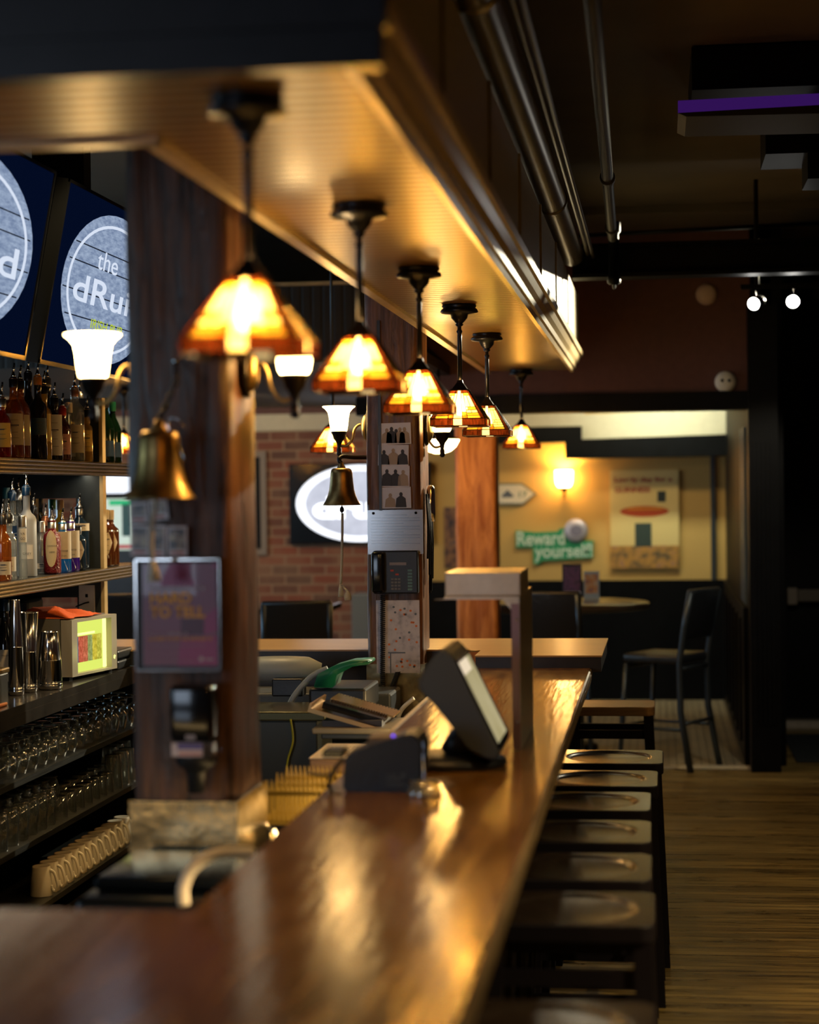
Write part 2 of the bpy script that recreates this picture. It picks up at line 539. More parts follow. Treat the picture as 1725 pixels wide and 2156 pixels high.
M['leather'] = pbr('black_leather', (.018, .021, .026), .3, bump=.25, bscale=50)
M['chair_metal'] = pbr('chair_metal', (.05, .065, .08), .38, metal=.6)
M['table_top'] = pbr('table_lacquer', (.05, .035, .022), .12, coat=.4)
M['shade_center'] = shadeglass('glass_cream', (1.0, .80, .36), .35, .5)
M['shade_white'] = shadeglass('glass_pale_amber', (1.0, .70, .22), .32, 1.0, .2, .5)
M['shade_amber'] = shadeglass('glass_amber', (1.0, .40, .03), .28, .08, .35, .45)
M['shade_yellow'] = shadeglass('glass_yellow', (1.0, .52, .05), .28, .12, .3, .4)
M['shade_orange'] = shadeglass('glass_orange', (.70, .20, .015), .2, .03, .5, .4)
M['shade_brown'] = shadeglass('glass_brown', (.075, .016, .004), .10, .0, .8, .35)
M['shade_green'] = shadeglass('glass_green_yellow', (.85, .88, .16), .30, .9, .2, .5)
M['opal'] = shadeglass('opal_glass', (1.0, .78, .40), .30, 12.0)
M['bulb'] = bulbmat('bulb_glow', (1.0, .78, .42), 22)
M['clear_plastic'] = glassmix('clear_plastic', (.98, .98, .98), rough=.05, body=.03)
M['yellow_plastic'] = pbr('yellow_plastic', (.40, .27, .05), .4)
M['green_plastic'] = pbr('green_plastic', (.01, .17, .09), .35)
M['white_plastic'] = pbr('white_plastic', (.30, .36, .39), .4)
M['orange_cloth'] = pbr('orange_cloth', (.55, .085, .012), .9, bump=.4, bscale=300)
M['purple'] = emis('purple_strip_light', (.10, .02, .30), .28)
M['wood_shelf'] = wood('shelf_black_wood', (.005, .006, .006), (.016, .018, .017), 1, rough=.4, bump=.2)
# ------------------------------------------------------------------ mesh builder
WL = {}


class MB:
    def __init__(self):
        self.v = []; self.f = []; self.mi = []; self.cur = 0; self.sm = []

    def mat(self, i):
        self.cur = i
        return self

    def add(self, vs_, fs_, smooth=False):
        o = len(self.v)
        self.v += [Vector(p) for p in vs_]
        for f in fs_:
            self.f.append([i + o for i in f]); self.mi.append(self.cur); self.sm.append(smooth)
        return self

    def box(self, x0, x1, y0, y1, z0, z1, M_=None):
        p = [(x0, y0, z0), (x1, y0, z0), (x1, y1, z0), (x0, y1, z0), (x0, y0, z1), (x1, y0, z1), (x1, y1, z1), (x0, y1, z1)]
        if M_ is not None:
            p = [M_ @ Vector(q) for q in p]
        return self.add(p, [(0, 3, 2, 1), (4, 5, 6, 7), (0, 1, 5, 4), (1, 2, 6, 5), (2, 3, 7, 6), (3, 0, 4, 7)])

    def bbox(self, x0, x1, y0, y1, z0, z1, r=.004, M_=None, seg=2):
        bm = bmesh.new()
        bmesh.ops.create_cube(bm, size=1)
        for v in bm.verts:
            v.co = Vector(((x0 + x1) / 2 + v.co.x * (x1 - x0), (y0 + y1) / 2 + v.co.y * (y1 - y0), (z0 + z1) / 2 + v.co.z * (z1 - z0)))
        bmesh.ops.bevel(bm, geom=list(bm.edges), offset=r, segments=seg, affect='EDGES', profile=.5)
        bm.verts.index_update()
        vs_ = [v.co.copy() for v in bm.verts]
        if M_ is not None:
            vs_ = [M_ @ v for v in vs_]
        fs_ = [[v.index for v in f.verts] for f in bm.faces]
        bm.free()
        return self.add(vs_, fs_, seg >= 3)

    def lathe(self, c, prof, n=24, a0=0, a1=2 * pi, M_=None, smooth=True, scale=(1, 1)):
        c = Vector(c)
        full = abs(a1 - a0 - 2 * pi) < 1e-6
        k = n if full else n + 1
        vs_ = []
        for (r, z) in prof:
            for i in range(k):
                a = a0 + (a1 - a0) * i / n
                p = Vector((r * cos(a) * scale[0], r * sin(a) * scale[1], z))
                if M_ is not None:
                    p = M_ @ p
                vs_.append(c + p)
        fs_ = []
        for j in range(len(prof) - 1):
            for i in range(k if full else k - 1):
                i2 = (i + 1) % k
                fs_.append((j * k + i, j * k + i2, (j + 1) * k + i2, (j + 1) * k + i))
        return self.add(vs_, fs_, smooth)

    def tube(self, pts, r, n=8, closed=False, smooth=True):
        pts = [Vector(p) for p in pts]
        rs = r if isinstance(r, (list, tuple)) else [r] * len(pts)
        vs_ = []; N = len(pts)
        up = Vector((0, 0, 1))
        prev = None
        for i, p in enumerate(pts):
            if closed:
                t = (pts[(i + 1) % N] - pts[i - 1]).normalized()
            else:
                t = (pts[min(i + 1, N - 1)] - pts[max(i - 1, 0)]).normalized()
            if prev is None:
                a = t.cross(up)
                if a.length < 1e-3:
                    a = t.cross(Vector((1, 0, 0)))
                a.normalize()
            else:
                a = (prev - t * prev.dot(t)).normalized()
            prev = a
            b_ = t.cross(a)
            for k in range(n):
                an = 2 * pi * k / n
                vs_.append(p + (a * cos(an) + b_ * sin(an)) * rs[i])
        fs_ = []
        for i in range(N if closed else N - 1):
            j = (i + 1) % N
            for k in range(n):
                k2 = (k + 1) % n
                fs_.append((i * n + k, i * n + k2, j * n + k2, j * n + k))
        if not closed:
            fs_.append(tuple(range(n))[::-1]); fs_.append(tuple((N - 1) * n + k for k in range(n)))
        return self.add(vs_, fs_, smooth)

    def prism(self, poly, axis, a, b_, smooth=False):
        """poly: 2D outline in the plane across axis, extruded from a to b_."""
        def P3(u, v, t):
            return (t, u, v) if axis == 0 else ((u, t, v) if axis == 1 else (u, v, t))
        n = len(poly)
        vs_ = [P3(u, v, a) for u, v in poly] + [P3(u, v, b_) for u, v in poly]
        fs_ = [tuple(range(n))[::-1], tuple(range(n, 2 * n))] + [(i, (i + 1) % n, n + (i + 1) % n, n + i) for i in range(n)]
        return self.add(vs_, fs_, smooth)

    def quad(self, a, b_, c, d):
        return self.add([a, b_, c, d], [(0, 1, 2, 3)])

    def build(self, name, mats, parent=None, fixn=True):
        if not isinstance(mats, (list, tuple)):
            mats = [mats]
        off = WL[parent.name] if parent is not None else Vector((0, 0, 0))
        me = bpy.data.meshes.new(name)
        me.from_pydata([tuple(v - off) for v in self.v], [], self.f)
        for m in mats:
            me.materials.append(m)
        me.polygons.foreach_set('material_index', [min(i, len(mats) - 1) for i in self.mi])
        me.polygons.foreach_set('use_smooth', self.sm)
        if fixn:
            bm = bmesh.new(); bm.from_mesh(me)
            bmesh.ops.recalc_face_normals(bm, faces=bm.faces)
            bm.to_mesh(me); bm.free()
        me.update()
        o = bpy.data.objects.new(name, me)
        COL.objects.link(o)
        if parent is not None:
            o.parent = parent
        WL[o.name] = off.copy()
        return o


def tag(o, label=None, cat=None, group=None, kind=None):
    if label: o['label'] = label
    if cat: o['category'] = cat
    if group: o['group'] = group
    if kind: o['kind'] = kind
    return o


def thing(name, loc, label, cat, group=None, kind=None):
    o = bpy.data.objects.new(name, None)
    COL.objects.link(o)
    o.location = loc
    o.empty_display_size = .05
    WL[o.name] = Vector(loc)
    return tag(o, label, cat, group, kind)


def struct(name, mb, mats, label=None, parent=None):
    o = mb.build(name, mats, parent)
    o['kind'] = 'structure'
    if label: o['label'] = label
    return o


def kids(o):
    return [c for c in COL.objects if c.parent == o]


def dup(root, loc, label=None, group=None, rz=None):
    r = root.copy(); COL.objects.link(r); r.location = loc
    if rz is not None: r.rotation_euler = (0, 0, rz)
    if label: r['label'] = label
    if group: r['group'] = group
    WL[r.name] = Vector(loc)
    for ch in root.children:
        c = ch.copy(); COL.objects.link(c); c.parent = r
        for g in ch.children:
            d = g.copy(); COL.objects.link(d); d.parent = c
    return r


def attach(lamp, parent):
    lamp.parent = parent
    lamp.location = Vector(lamp.location) - WL[parent.name]


def text(name, s, org, right, up, h, mat, parent, width=None, depth=.0015, bold=.0, align='LEFT'):
    """Raised lettering: org is the lower-left corner, right/up the writing directions, h the capital height."""
    cu = bpy.data.curves.new('lettering', 'FONT')
    cu.body = s
    cu.size = 1
    cu.offset = bold
    cu.extrude = 0
    cu.align_x = align
    o = bpy.data.objects.new('lettering', cu)
    COL.objects.link(o)
    bpy.context.view_layer.update()
    dg = bpy.context.evaluated_depsgraph_get()
    me = bpy.data.meshes.new_from_object(o.evaluated_get(dg))
    bpy.data.objects.remove(o)
    right = Vector(right).normalized(); up = Vector(up).normalized()
    nrm = right.cross(up)
    xs = [v.co.x for v in me.vertices]
    wd = (max(xs) - min(xs)) if xs else 1
    sy = h / .72
    sx = sy if width is None else width / wd
    off = WL[parent.name] if parent is not None else Vector((0, 0, 0))
    x0 = min(xs) if align == 'LEFT' else 0
    for v in me.vertices:
        c = v.co.copy()
        v.co = Vector(org) + right * (c.x - x0) * sx + up * c.y * sy + nrm * depth - off
    me.materials.clear(); me.materials.append(mat)
    ob = bpy.data.objects.new(name, me)
    COL.objects.link(ob)
    ob.parent = parent
    WL[ob.name] = off.copy()
    return ob


def disk(c, right, up, rx, ry, n=40, r_in=0):
    c = Vector(c); right = Vector(right); up = Vector(up)
    mb = MB()
    if r_in == 0:
        mb.add([c + right * rx * cos(2 * pi * i / n) + up * ry * sin(2 * pi * i / n) for i in range(n)], [tuple(range(n))])
    else:
        vs_ = []
        for k in (1, r_in):
            vs_ += [c + right * rx * k * cos(2 * pi * i / n) + up * ry * k * sin(2 * pi * i / n) for i in range(n)]
        mb.add(vs_, [(i, (i + 1) % n, n + (i + 1) % n, n + i) for i in range(n)])
    return mb


def smoothpts(pts, k=6):
    """Catmull-Rom through pts."""
    pts = [Vector(p) for p in pts]
    out = []
    for i in range(len(pts) - 1):
        p0 = pts[max(i - 1, 0)]; p1 = pts[i]; p2 = pts[i + 1]; p3 = pts[min(i + 2, len(pts) - 1)]
        for j in range(k):
            t = j / k
            out.append(.5 * ((2 * p1) + (-p0 + p2) * t + (2 * p0 - 5 * p1 + 4 * p2 - p3) * t * t + (-p0 + 3 * p1 - 3 * p2 + p3) * t ** 3))
    out.append(pts[-1])
    return out


# ================================================================== SETTING
struct('floor', MB().box(-6.6, 5, -2.5, 12.02, -.1, 0), M['floor'])
struct('floor_tiles', MB().box(-6.6, .60, 12.02, 16.4, -.1, .004), M['tile'])
struct('floor_border', MB().box(-6.6, .60, 12.02, 12.18, -.05, .006), pbr('border_tile', (.62, .55, .40), .4, var=.2, vscale=40))
struct('floor_recess', MB().box(.60, 5, 12.02, 16.4, -.1, 0), M['floor'])
CE = 3.42
struct('ceiling', MB().box(-6.6, 5, -2.5, 16.4, CE, CE + .1), M['ceiling'])
struct('wall_right', MB().box(4.9, 5, -2.5, 16.4, 0, CE), M['maroon'])
struct('wall_front', MB().box(-6.6, 5, -2.6, -2.5, 0, CE), M['maroon'])
# left wall with two window openings
mb = MB().box(-6.5, -6.4, -2.5, 16.4, 0, 1.0).box(-6.5, -6.4, -2.5, 16.4, 2.8, CE)
for a, b_ in ((-2.5, 2.7), (5.7, 8.5), (13.5, 16.4)):
    mb.box(-6.5, -6.4, a, b_, 1.0, 2.8)
struct('wall_left', mb, M['maroon'])
YB = 16.0
# far wall: brick on the left, mustard panel on the right over dark wainscot
XBR = PY(775, 1100, YB).x - .05
struct('wall_brick', MB().box(-6.5, XBR + .3, YB, YB + .12, 0, 2.32), M['brick'])
struct('wall_back', MB().box(-6.5, .7, YB + .01, YB + .14, 2.3, CE).box(XBR + .3, .62, YB, YB + .13, 1.0, 2.9), [M['mustard']])
zp = PY(1200, 1222, YB).z
struct('trim_1', MB().box(XBR + .3, .62, YB - .05, YB, 0, zp), M['black'], 'black panelled wainscot under the mustard wall')
struct('trim_2', MB().box(-6.5, XBR + .35, YB - .06, YB, 2.30, 2.44), M['cream'], 'pale band above the brick wall')
struct('wall_maroon', MB().box(-6.5, -1.2, YB - .03, YB, 2.44, CE), M['maroon'])
# header wall over the alcove opening, facing the bar
YH = 12.0
zh = PY(1300, 835, YH).z
xr0 = PY(1578, 1200, YH).x
xr1 = PY(1640, 1200, YH).x
struct('wall_header', MB().box(-1.9, xr0 + .02, YH, YH + .14, zh, CE), M['maroon'])
zh2 = PY(1300, 866, YH).z
struct('trim_3', MB().box(-1.9, xr0, YH - .04, YH + .2, zh2, zh + .02), M['black'], 'black beam under the maroon header wall')
# right jamb of the alcove and its side wall with fluted boards
mb = MB().box(xr0, xr1, YH - .08, YH + .2, 0, zh + .55)
for k in range(5):
    xk = xr0 + .022 + k * (xr1 - xr0 - .04) / 5
    mb.box(xk, xk + .014, YH - .092, YH - .08, .3, zh - .3)
struct('trim_4', mb, M['black'], 'tall black fluted jamb at the alcove opening')
mb = MB().box(xr0, xr0 + .1, YH + .2, YB, 0, CE)
mb.box(xr0 - .03, xr0, YH + .2, YB, 0, 1.0)
for k in range(6):
    yk = YH + .5 + k * .55
    mb.box(xr0 - .045, xr0 - .03, yk, yk + .08, .12, .92)
wa = struct('wall_alcove', mb, M['black'])
for k in range(4):
    yk = YH + .25 + k * .17
    MB().box(xr0 - .016, xr0 - .0005, yk, yk + .09, 1.02, 2.15).build('fluted_strip', M['flute'], wa)
# wall on the right of the jamb and the recessed door
struct('wall_recess', MB().box(xr1, 5, 14.4, 14.5, 0, CE).box(xr1 - .02, xr1 + .05, YH + .2, 14.4, 0, CE), M['black'])
p = PY(1650, 1300, 14.3)
dr = MB().box(p.x - .02, p.x + 1.1, 14.33, 14.4, .02, 2.2).box(p.x + .1, p.x + .95, 14.32, 14.33, 1.3, 2.05).box(p.x + .1, p.x + .95, 14.32, 14.33, .25, .85)
d1 = struct('door_1', dr, M['black'], 'dark door with a steel push bar')
a = PY(1657, 1237, 14.3); b_ = PY(1678, 1272, 14.3)
mb = MB().bbox(a.x, b_.x, 14.22, 14.33, b_.z, a.z, .006)
mb.build('bar_mount', pbr('mount_grey', (.20, .17, .14), .5), d1)
mb = MB().bbox(b_.x, b_.x + .9, 14.22, 14.29, PY(1700, 1266, 14.3).z, PY(1700, 1240, 14.3).z, .01)
mb.build('push_bar', pbr('bar_grey', (.10, .085, .07), .5), d1)
struct('trim_5', MB().box(p.x, p.x + 1.1, 14.2, 14.33, 0, .045), M['steel'], 'metal door sill')
q = PZ(1650, 1580, .012)
t = MB().bbox(q.x + .05, q.x + 1.2, 12.35, 13.7, .001, .014, .004)
tag(t.build('door_mat', pbr('rubber_mat', (.012, .016, .02), .8)), 'dark rubber mat on the floor before the door', 'mat')
# black stepped bulkhead in front of the mustard wall, bright band above it
yb2 = YB - .35
def prof(pts, Y):
    return [(PY(x, y, Y).x, PY(x, y, Y).z) for x, y in pts]
poly = prof([(960, 965), (960, 900), (1225, 897), (1225, 926), (1330, 922), (1590, 912), (1590, 700 + 260), (1190, 968), (1190, 932), (1045, 936), (1045, 965)], yb2)
poly = prof([(940, 937), (940, 902), (1225, 897), (1225, 925), (1590, 912), (1590, 958), (1190, 966), (1190, 931)], yb2)
struct('trim_6', MB().prism(poly, 1, yb2, YB - .01), M['black'], 'black stepped bulkhead above the mustard wall')
poly = prof([(940, 905), (940, 868), (1228, 866), (1228, 872), (1590, 858), (1590, 914), (1225, 927), (1225, 898)], yb2 + .02)
struct('ceiling_cove', MB().prism(poly, 1, yb2 + .1, YB - .02), M['cream'], 'pale cove above the stepped bulkhead')
area('cove_daylight_fill', (.05, yb2 - .55, 2.9), (radians(40), 0, 0), .9, .12, 9, (.95, 1.0, .74), 100)  # added light standing in for daylight on the pale band
struct('trim_7', MB().box(PY(1497, 1100, YB).x, PY(1507, 1100, YB).x, YB - .03, YB, zp, PY(1500, 960, YB).z), M['chair_metal'], 'narrow black edge of the mustard panel')

# dropped dark bulkhead over the tables behind the bar
mb = MB().box(-6.4, -1.3, 10.6, YB - .03, 2.50, 2.56).box(-6.4, -1.3, 10.55, 10.6, 2.50, 2.95)
struct('ceiling_dropped', mb, ribbed('brown_boards', (.014, .009, .004), 0, .06, rough=.6), 'dark dropped ceiling over the tables')
struct('trim_8', MB().box(-6.4, -1.3, 10.52, 10.56, 2.93, 2.95), M['trim'], 'thin light edge of the dropped ceiling')

# ---------- soffit above the bar (U shaped)
SZ = 2.46
SXR, SXL = -.485, -.965
SY0, SY1, SYL = 3.06, 11.05, 3.62
mb = MB()
mb.prism([(-4.5, SY0), (SXR, SY0), (SXR, SY1), (SXL, SY1), (SXL, SYL), (-4.5, SYL)], 2, SZ, SZ + .03)
sof = struct('ceiling_soffit', mb, M['soffit'], 'wooden soffit with narrow boards over the bar')
mb = MB().box(SXR - .02, SXR + .03, SY0 + .05, SY1, SZ + .10, 2.90)
for k in range(7):
    y = 4.1 + k * 1.16
    mb.box(SXR + .03, SXR + .038, y, y + .03, SZ + .12, 2.90)
struct('ceiling_soffit_side', mb, M['soffit_side'], 'grooved side panel of the bar soffit')
mb = MB().box(-4.5, SXR, SY0 + .02, SY0 + .07, SZ + .02, CE).box(-4.5, SXL, SYL - .05, SYL - .01, SZ + .03, CE).box(SXL, SXL + .03, SYL, SY1, SZ + .03, CE).box(SXL, SXR, SY1 - .05, SY1 - .01, SZ + .03, 2.9)
struct('ceiling_soffit_front', mb, M['trim_dark'], 'dark front board of the bar soffit')
# crown moulding on the customer side: stepped profile run along y
pr = [(SXR - .012, SZ - .012), (SXR + .006, SZ - .014), (SXR + .012, SZ + .004), (SXR + .022, SZ + .008), (SXR + .026, SZ + .03), (SXR + .04, SZ + .045), (SXR + .05, SZ + .072), (SXR + .062, SZ + .076), (SXR + .066, SZ + .10), (SXR + .058, SZ + .112), (SXR - .012, SZ + .112)]
mb = MB().prism(pr, 1, SY0 - .02, SY1 + .02)
struct('trim_9', mb, M['trim'], 'stepped moulding along the customer edge of the soffit')
mb = MB().box(-4.5, SXR + .05, SY0 - .03, SY0 + .02, SZ - .012, SZ + .05).box(-4.5, SXR + .06, SY0 - .045, SY0 + .02, SZ + .05, SZ + .12)
struct('trim_10', mb, M['trim_dark'], 'dark moulding along the near edge of the soffit')
mb = MB().box(SXL - .028, SXL + .006, SYL, SY1, SZ - .014, SZ + .03).box(-4.5, SXL + .006, SYL - .006, SYL + .028, SZ - .014, SZ + .03)
struct('trim_11', mb, M['trim'], 'narrow strip along the inner edge of the soffit')

# steel beam, duct and pipes under the ceiling
YBM = 9.92
struct('ceiling_beam', MB().box(-.43, 4.9, YBM, YBM + .16, 2.865, 2.885).box(-.43, 4.9, YBM + .07, YBM + .09, 2.88, 3.03).box(-.43, 4.9, YBM, YBM + .16, 3.02, 3.04), M['black'], 'black steel beam across the ceiling')
dm = pbr('duct_metal', (.23, .19, .13), .3, metal=.8, var=.15, vscale=3)
mb = MB()
mb.tube([(-.43, -1 + k * .5, 2.985) for k in range(22)] + [(-.43, YBM - .01, 2.985)], .062, 20)
for yy in (1.5, 4.6, 8.0):
    mb.tube([(-.43, yy, 2.985), (-.43, yy + .04, 2.985)], .068, 20)
tag(mb.build('ceiling_duct', dm), 'round metal duct running along the top of the bar soffit', 'duct')
pm = pbr('pipe_paint', (.12, .10, .07), .3, metal=.7)
for i, (xx, zz, r) in enumerate(((-.525, 2.925, .008), (-.345, 2.985, .011), (-.318, 2.97, .009))):
    mb = MB().tube([(xx, -1, zz), (xx, 4, zz), (xx, YBM - .01, zz)], r, 10)
    tag(mb.build('conduit_pipe', pm if i else M['trim']), ['thin conduit between the duct and the soffit side', 'thicker thin conduit right of the round duct', 'thinnest outer conduit right of the round duct'][i], 'pipe', 'thin conduits beside the round duct')
pa = PY(1248, 0, 5.25); pb = PY(1290, 500, YBM - .3)
root = thing('sprinkler_pipe', (pa.x, pa.y, pa.z), 'dark ceiling pipe ending in a downward sprinkler head', 'pipe')
dirv = (pb - pa)
mb = MB().tube([pa - dirv * .4, pa, pb], .024, 14)
pk = pbr('pipe_dark_paint', (.035, .030, .022), .55)
mb.build('pipe_run', pk, root)
for t_ in (.62, .93):
    c = pa + dirv * t_
    MB().tube([c - dirv * .006, c + dirv * .008], .032, 14).build('coupling', pk, root)
pc = PY(1292, 480, YBM - .12); 
mb = MB().lathe((pc.x, YBM - .12, 0), [(.036, pc.z + .03), (.036, pc.z - .02), (.026, pc.z - .03), (.026, 2.86), (.034, 2.855), (.034, 2.82), (.02, 2.81)], 14)
mb.build('drop_pipe', M['black'], root)
zt = PY(1305, 610, YBM - .12).z
mb = MB().lathe((pc.x, YBM - .12, 0), [(.0, zt), (.008, zt + .01), (.012, zt + .05), (.016, zt + .09), (.016, 2.82)], 12)
mb.build('sprinkler_head', M['bronze'], root)

# dark unit with a purple strip light near the ceiling on the right
YU = 7.2
a = PY(1455, -60, YU); b_ = PY(1800, 205, YU)
root = thing('ceiling_unit', ((a.x + b_.x) / 2, YU + .3, b_.z), 'black box under the ceiling with a purple light strip below', 'ceiling unit')
MB().box(a.x, b_.x + .4, YU, YU + .8, b_.z + .05, CE - .01).build('housing', M['black'], root)
c0 = PY(1428, 212, YU - .1); c1 = PY(1800, 196, YU - .1)
mb = MB().prism([(c0.x, c0.z - .0), (c1.x + .3, c1.z + .01), (c1.x + .3, c1.z - .03), (c0.x, c0.z - .045)], 1, YU - .1, YU - .06)
mb.build('light_strip', M['purple'], root)
mb = MB().prism([(c0.x, c0.z - .045), (c1.x + .3, c1.z - .03), (c1.x + .3, c1.z - .075), (c0.x + .03, c0.z - .06)], 1, YU - .1, YU + .3)
mb.build('lower_rail', pbr('rail_dark', (.012, .010, .008), .6), root)
a = PY(1612, 250, 8.2); b_ = PY(1800, 318, 8.2)
mb = MB().box(a.x, b_.x + .5, 8.2, 8.6, b_.z, CE - .01).box(PY(1700, 300, 8.2).x, PY(1712, 300, 8.2).x + .4, 8.18, 8.5, PY(1700, 378, 8.2).z, b_.z)
tag(mb.build('ceiling_speaker_box', M['black']), 'black box hanging below the ceiling right of the purple strip', 'ceiling unit')
# pale ledge above the beam on the right and the pipe hanger there
a = PY(1500, 440, 12.0); b_ = PY(1720, 485, 12.0)
tag(MB().box(.45, 1.3, 10.95, 11.85, 3.062, 3.075).box(.93, 1.14, 11.498, 11.502, 2.88, 2.984).box(1.12, 1.14, 11.5, 11.75, 2.95, 3.062).tube([(1.0, 11.75, 3.06), (1.0, 11.75, CE)], .012, 8).tube([(1.0, 11.75, 3.05), (1.0, 11.80, 3.062)], .03, 14).build('spill_blocker', M['black']), 'added dark plate and flap blocking light behind the steel beam', 'light blocker')  # added plate and flap that stop spill from the room spotlight
struct('ceiling_ledge', MB().box(a.x - .8, 4.9, 11.2, 12.0, a.z - .13, a.z + .0), M['ceiling'], 'pale ledge above the steel beam')
mb = MB().tube([PY(1215, 497, 11), PY(1725, 470, 11)], .012, 8)
tag(mb.build('thin_ceiling_pipe', M['black']), 'thin black pipe running across above the steel beam', 'pipe')
# ================================================================== BAR
BZ = 1.02
BXR, BXL = -.287, -.83
BY1 = 7.93
BYI = 3.29
root = thing('bar_counter', (-.56, 5.5, 0), 'long glossy brown oak bar counter with a near left leg', 'bar counter')
mb = MB()
mb.prism([(-4.2, 2.2), (BXR, 2.2), (BXR, BY1), (BXL, BY1), (BXL, BYI), (-4.2, BYI)], 2, BZ - .045, BZ)
mb.build('bar_top', M['bar'], root)
mb = MB()
mb.prism([(BXR - .004, BZ - .002), (BXR + .006, BZ - .006), (BXR + .010, BZ - .02), (BXR + .007, BZ - .05), (BXR - .004, BZ - .065), (BXR - .02, BZ - .065), (BXR - .02, BZ - .046), (BXR - .004, BZ - .046)], 1, 2.2, BY1)
mb.build('edge_nosing', M['bar_edge'], root)
mb = MB().box(BXL - .002, BXL + .012, BYI + 2.3, BY1 - .02, BZ, BZ + .004)
mb.build('edge_strip', M['steel'], root)
mb = MB().box(-.60, -.56, 2.4, 7.9, 0, BZ - .045).box(-4.2, -.6, 2.4, 2.44, 0, BZ - .045).box(-.80, -.77, 3.3, 7.9, 0, BZ - .045)
for k in range(12):
    y = 2.5 + k * .47
    mb.box(-.56, -.545, y, y + .09, 0, BZ - .045)
mb.box(-.56, -.545, 2.4, 7.9, .0, .12).box(-.56, -.545, 2.4, 7.9, BZ - .18, BZ - .045)
mb.build('front_panel', M['black'], root)
mb = MB().tube([(-.49, 2.4, .2), (-.49, 7.8, .2)], .022, 12)
mb.build('foot_rail', M['brass'], root)

# return counter at the far end
CZ = 1.072
fb = PY(1265, 1382, 7.93)
root = thing('return_counter', (-1.2, 8.8, 0), 'raised oak counter running across the far end of the bar', 'bar counter')
x_r = PY(1268, 1400, 7.93).x
x_l = PY(1000, 1400, 7.93).x
yf = PZ(620, 1368, CZ).y
yb = PZ(620, 1345, CZ).y
mb = MB().prism([(x_l, 7.93), (x_r, 7.93), (x_r + .002, yb), (-3.15, yb), (-3.15, yf), (x_l - .12, yf), (x_l - .02, yf - .06), (x_l, 8.2)], 2, CZ - .007, CZ)
mb.build('counter_top', M['counter2'], root)
mb = MB().prism([(x_l + .003, 7.934), (x_r - .004, 7.934), (x_r - .004, yb - .01), (x_l + .003, yb - .01)], 2, BZ + .001 - .018, CZ - .007)
mb.build('counter_edge', M['trim_dark'], root)
mb = MB().box(-2.28, x_l - .12, yf + .03, yf + .09, .0, CZ - .03).box(-3.15, x_l - .12, yf + .004, yf + .04, CZ - .07, CZ - .007).box(x_l, -.5, 8.2, 8.3, 0, BZ - .02)
mb.build('counter_panel', M['trim_dark'], root)

# ================================================================== POSTS
def rough_post(x0, x1, y0, y1, z1, seed, amp=.006, z0=0.0):
    rnd = random.Random(seed)
    mb = MB()
    nz = 60
    ring = []
    pts = []
    n = 9
    for i in range(n): pts.append((x0 + (x1 - x0) * i / n, y0, 0))
    for i in range(n): pts.append((x1, y0 + (y1 - y0) * i / n, 1))
    for i in range(n): pts.append((x1 - (x1 - x0) * i / n, y1, 2))
    for i in range(n): pts.append((x0, y1 - (y1 - y0) * i / n, 3))
    ph = [rnd.uniform(0, 6.28) for _ in pts]
    base = [rnd.uniform(-1, 1) for _ in pts]
    vs_ = []
    cx, cy = (x0 + x1) / 2, (y0 + y1) / 2
    for k in range(nz + 1):
        z = z0 + (z1 - z0) * k / nz
        for i, (x, y, s) in enumerate(pts):
            corner = (i % n == 0)
            d = amp * (base[i] * .5 + .5 * sin(z * 3.1 + ph[i]) + .35 * sin(z * 9.7 + ph[i] * 2)) - amp * .6 - (amp * 1.2 if corner else 0)
            v = Vector((x - cx, y - cy, 0)); v.normalize()
            vs_.append((x + v.x * d, y + v.y * d, z))
    N = len(pts)
    fs_ = []
    for k in range(nz):
        for i in range(N):
            j = (i + 1) % N
            fs_.append((k * N + i, k * N + j, (k + 1) * N + j, (k + 1) * N + i))
    mb.add(vs_, fs_, True)
    return mb


P1 = (-1.282, -1.022, 4.5, 4.82)
P2 = (-1.25, -1.005, 8.10, 8.38)
P3 = (-1.288, -1.02, 12.10, 12.36)
root1 = thing('timber_post', ((P1[0] + P1[1]) / 2, 4.66, 0), 'rough dark timber post nearest the camera, carrying a bell and framed poster', 'post', kind='thing')
rough_post(*P1, 3.40, 3, .008).build('post_shaft', M['post1'], root1)
zt = PY(390, 1688, 4.49).z
mb = MB().prism([(P1[0] - .004, P1[2] - .006), (P1[1] + .006, P1[2] - .006), (P1[1] + .006, P1[3] + .02), (P1[1] + .001, P1[3] + .02), (P1[1] + .001, P1[2] - .001), (P1[0] - .004, P1[2] - .001)], 2, .3, zt)
mb.build('steel_sleeve', M['steel_wrap'], root1)
mb = MB()
for (px, py) in ((395, 1700),):
    c = PY(px, py, P1[2] - .008)
    mb.lathe(c, [(.0, -.004), (.005, -.002), (.005, .002)], 10, M_=Matrix.Rotation(pi / 2, 3, 'X'))
mb.build('rivet', M['steel'], root1)
root2 = thing('timber_post', ((P2[0] + P2[1]) / 2, 8.24, 0), 'brown timber post carrying the phone, notices and photo strip', 'post', kind='thing')
rough_post(*P2, 3.40, 5, .006).build('post_shaft', M['post2'], root2)
zt2 = PY(790, 1398, 8.1).z
mb = MB().prism([(P2[0] - .004, P2[2] - .006), (P2[1] + .006, P2[2] - .006), (P2[1] + .006, P2[3]), (P2[1] + .001, P2[3]), (P2[1] + .001, P2[2] - .001), (P2[0] - .004, P2[2] - .001)], 2, .3, zt2)
mb.build('steel_sleeve', M['steel_wrap'], root2)
mb = MB().box(PY(797, 900, 8.09).x, PY(803, 900, 8.09).x, 8.083, 8.102, PY(800, 1075, 8.09).z, 2.5)
mb.build('cable_channel', M['trim_dark'], root2)
root3 = thing('timber_post', ((P3[0] + P3[1]) / 2, 12.2, 0), 'orange lit smooth timber post before the mustard wall', 'post', kind='thing')
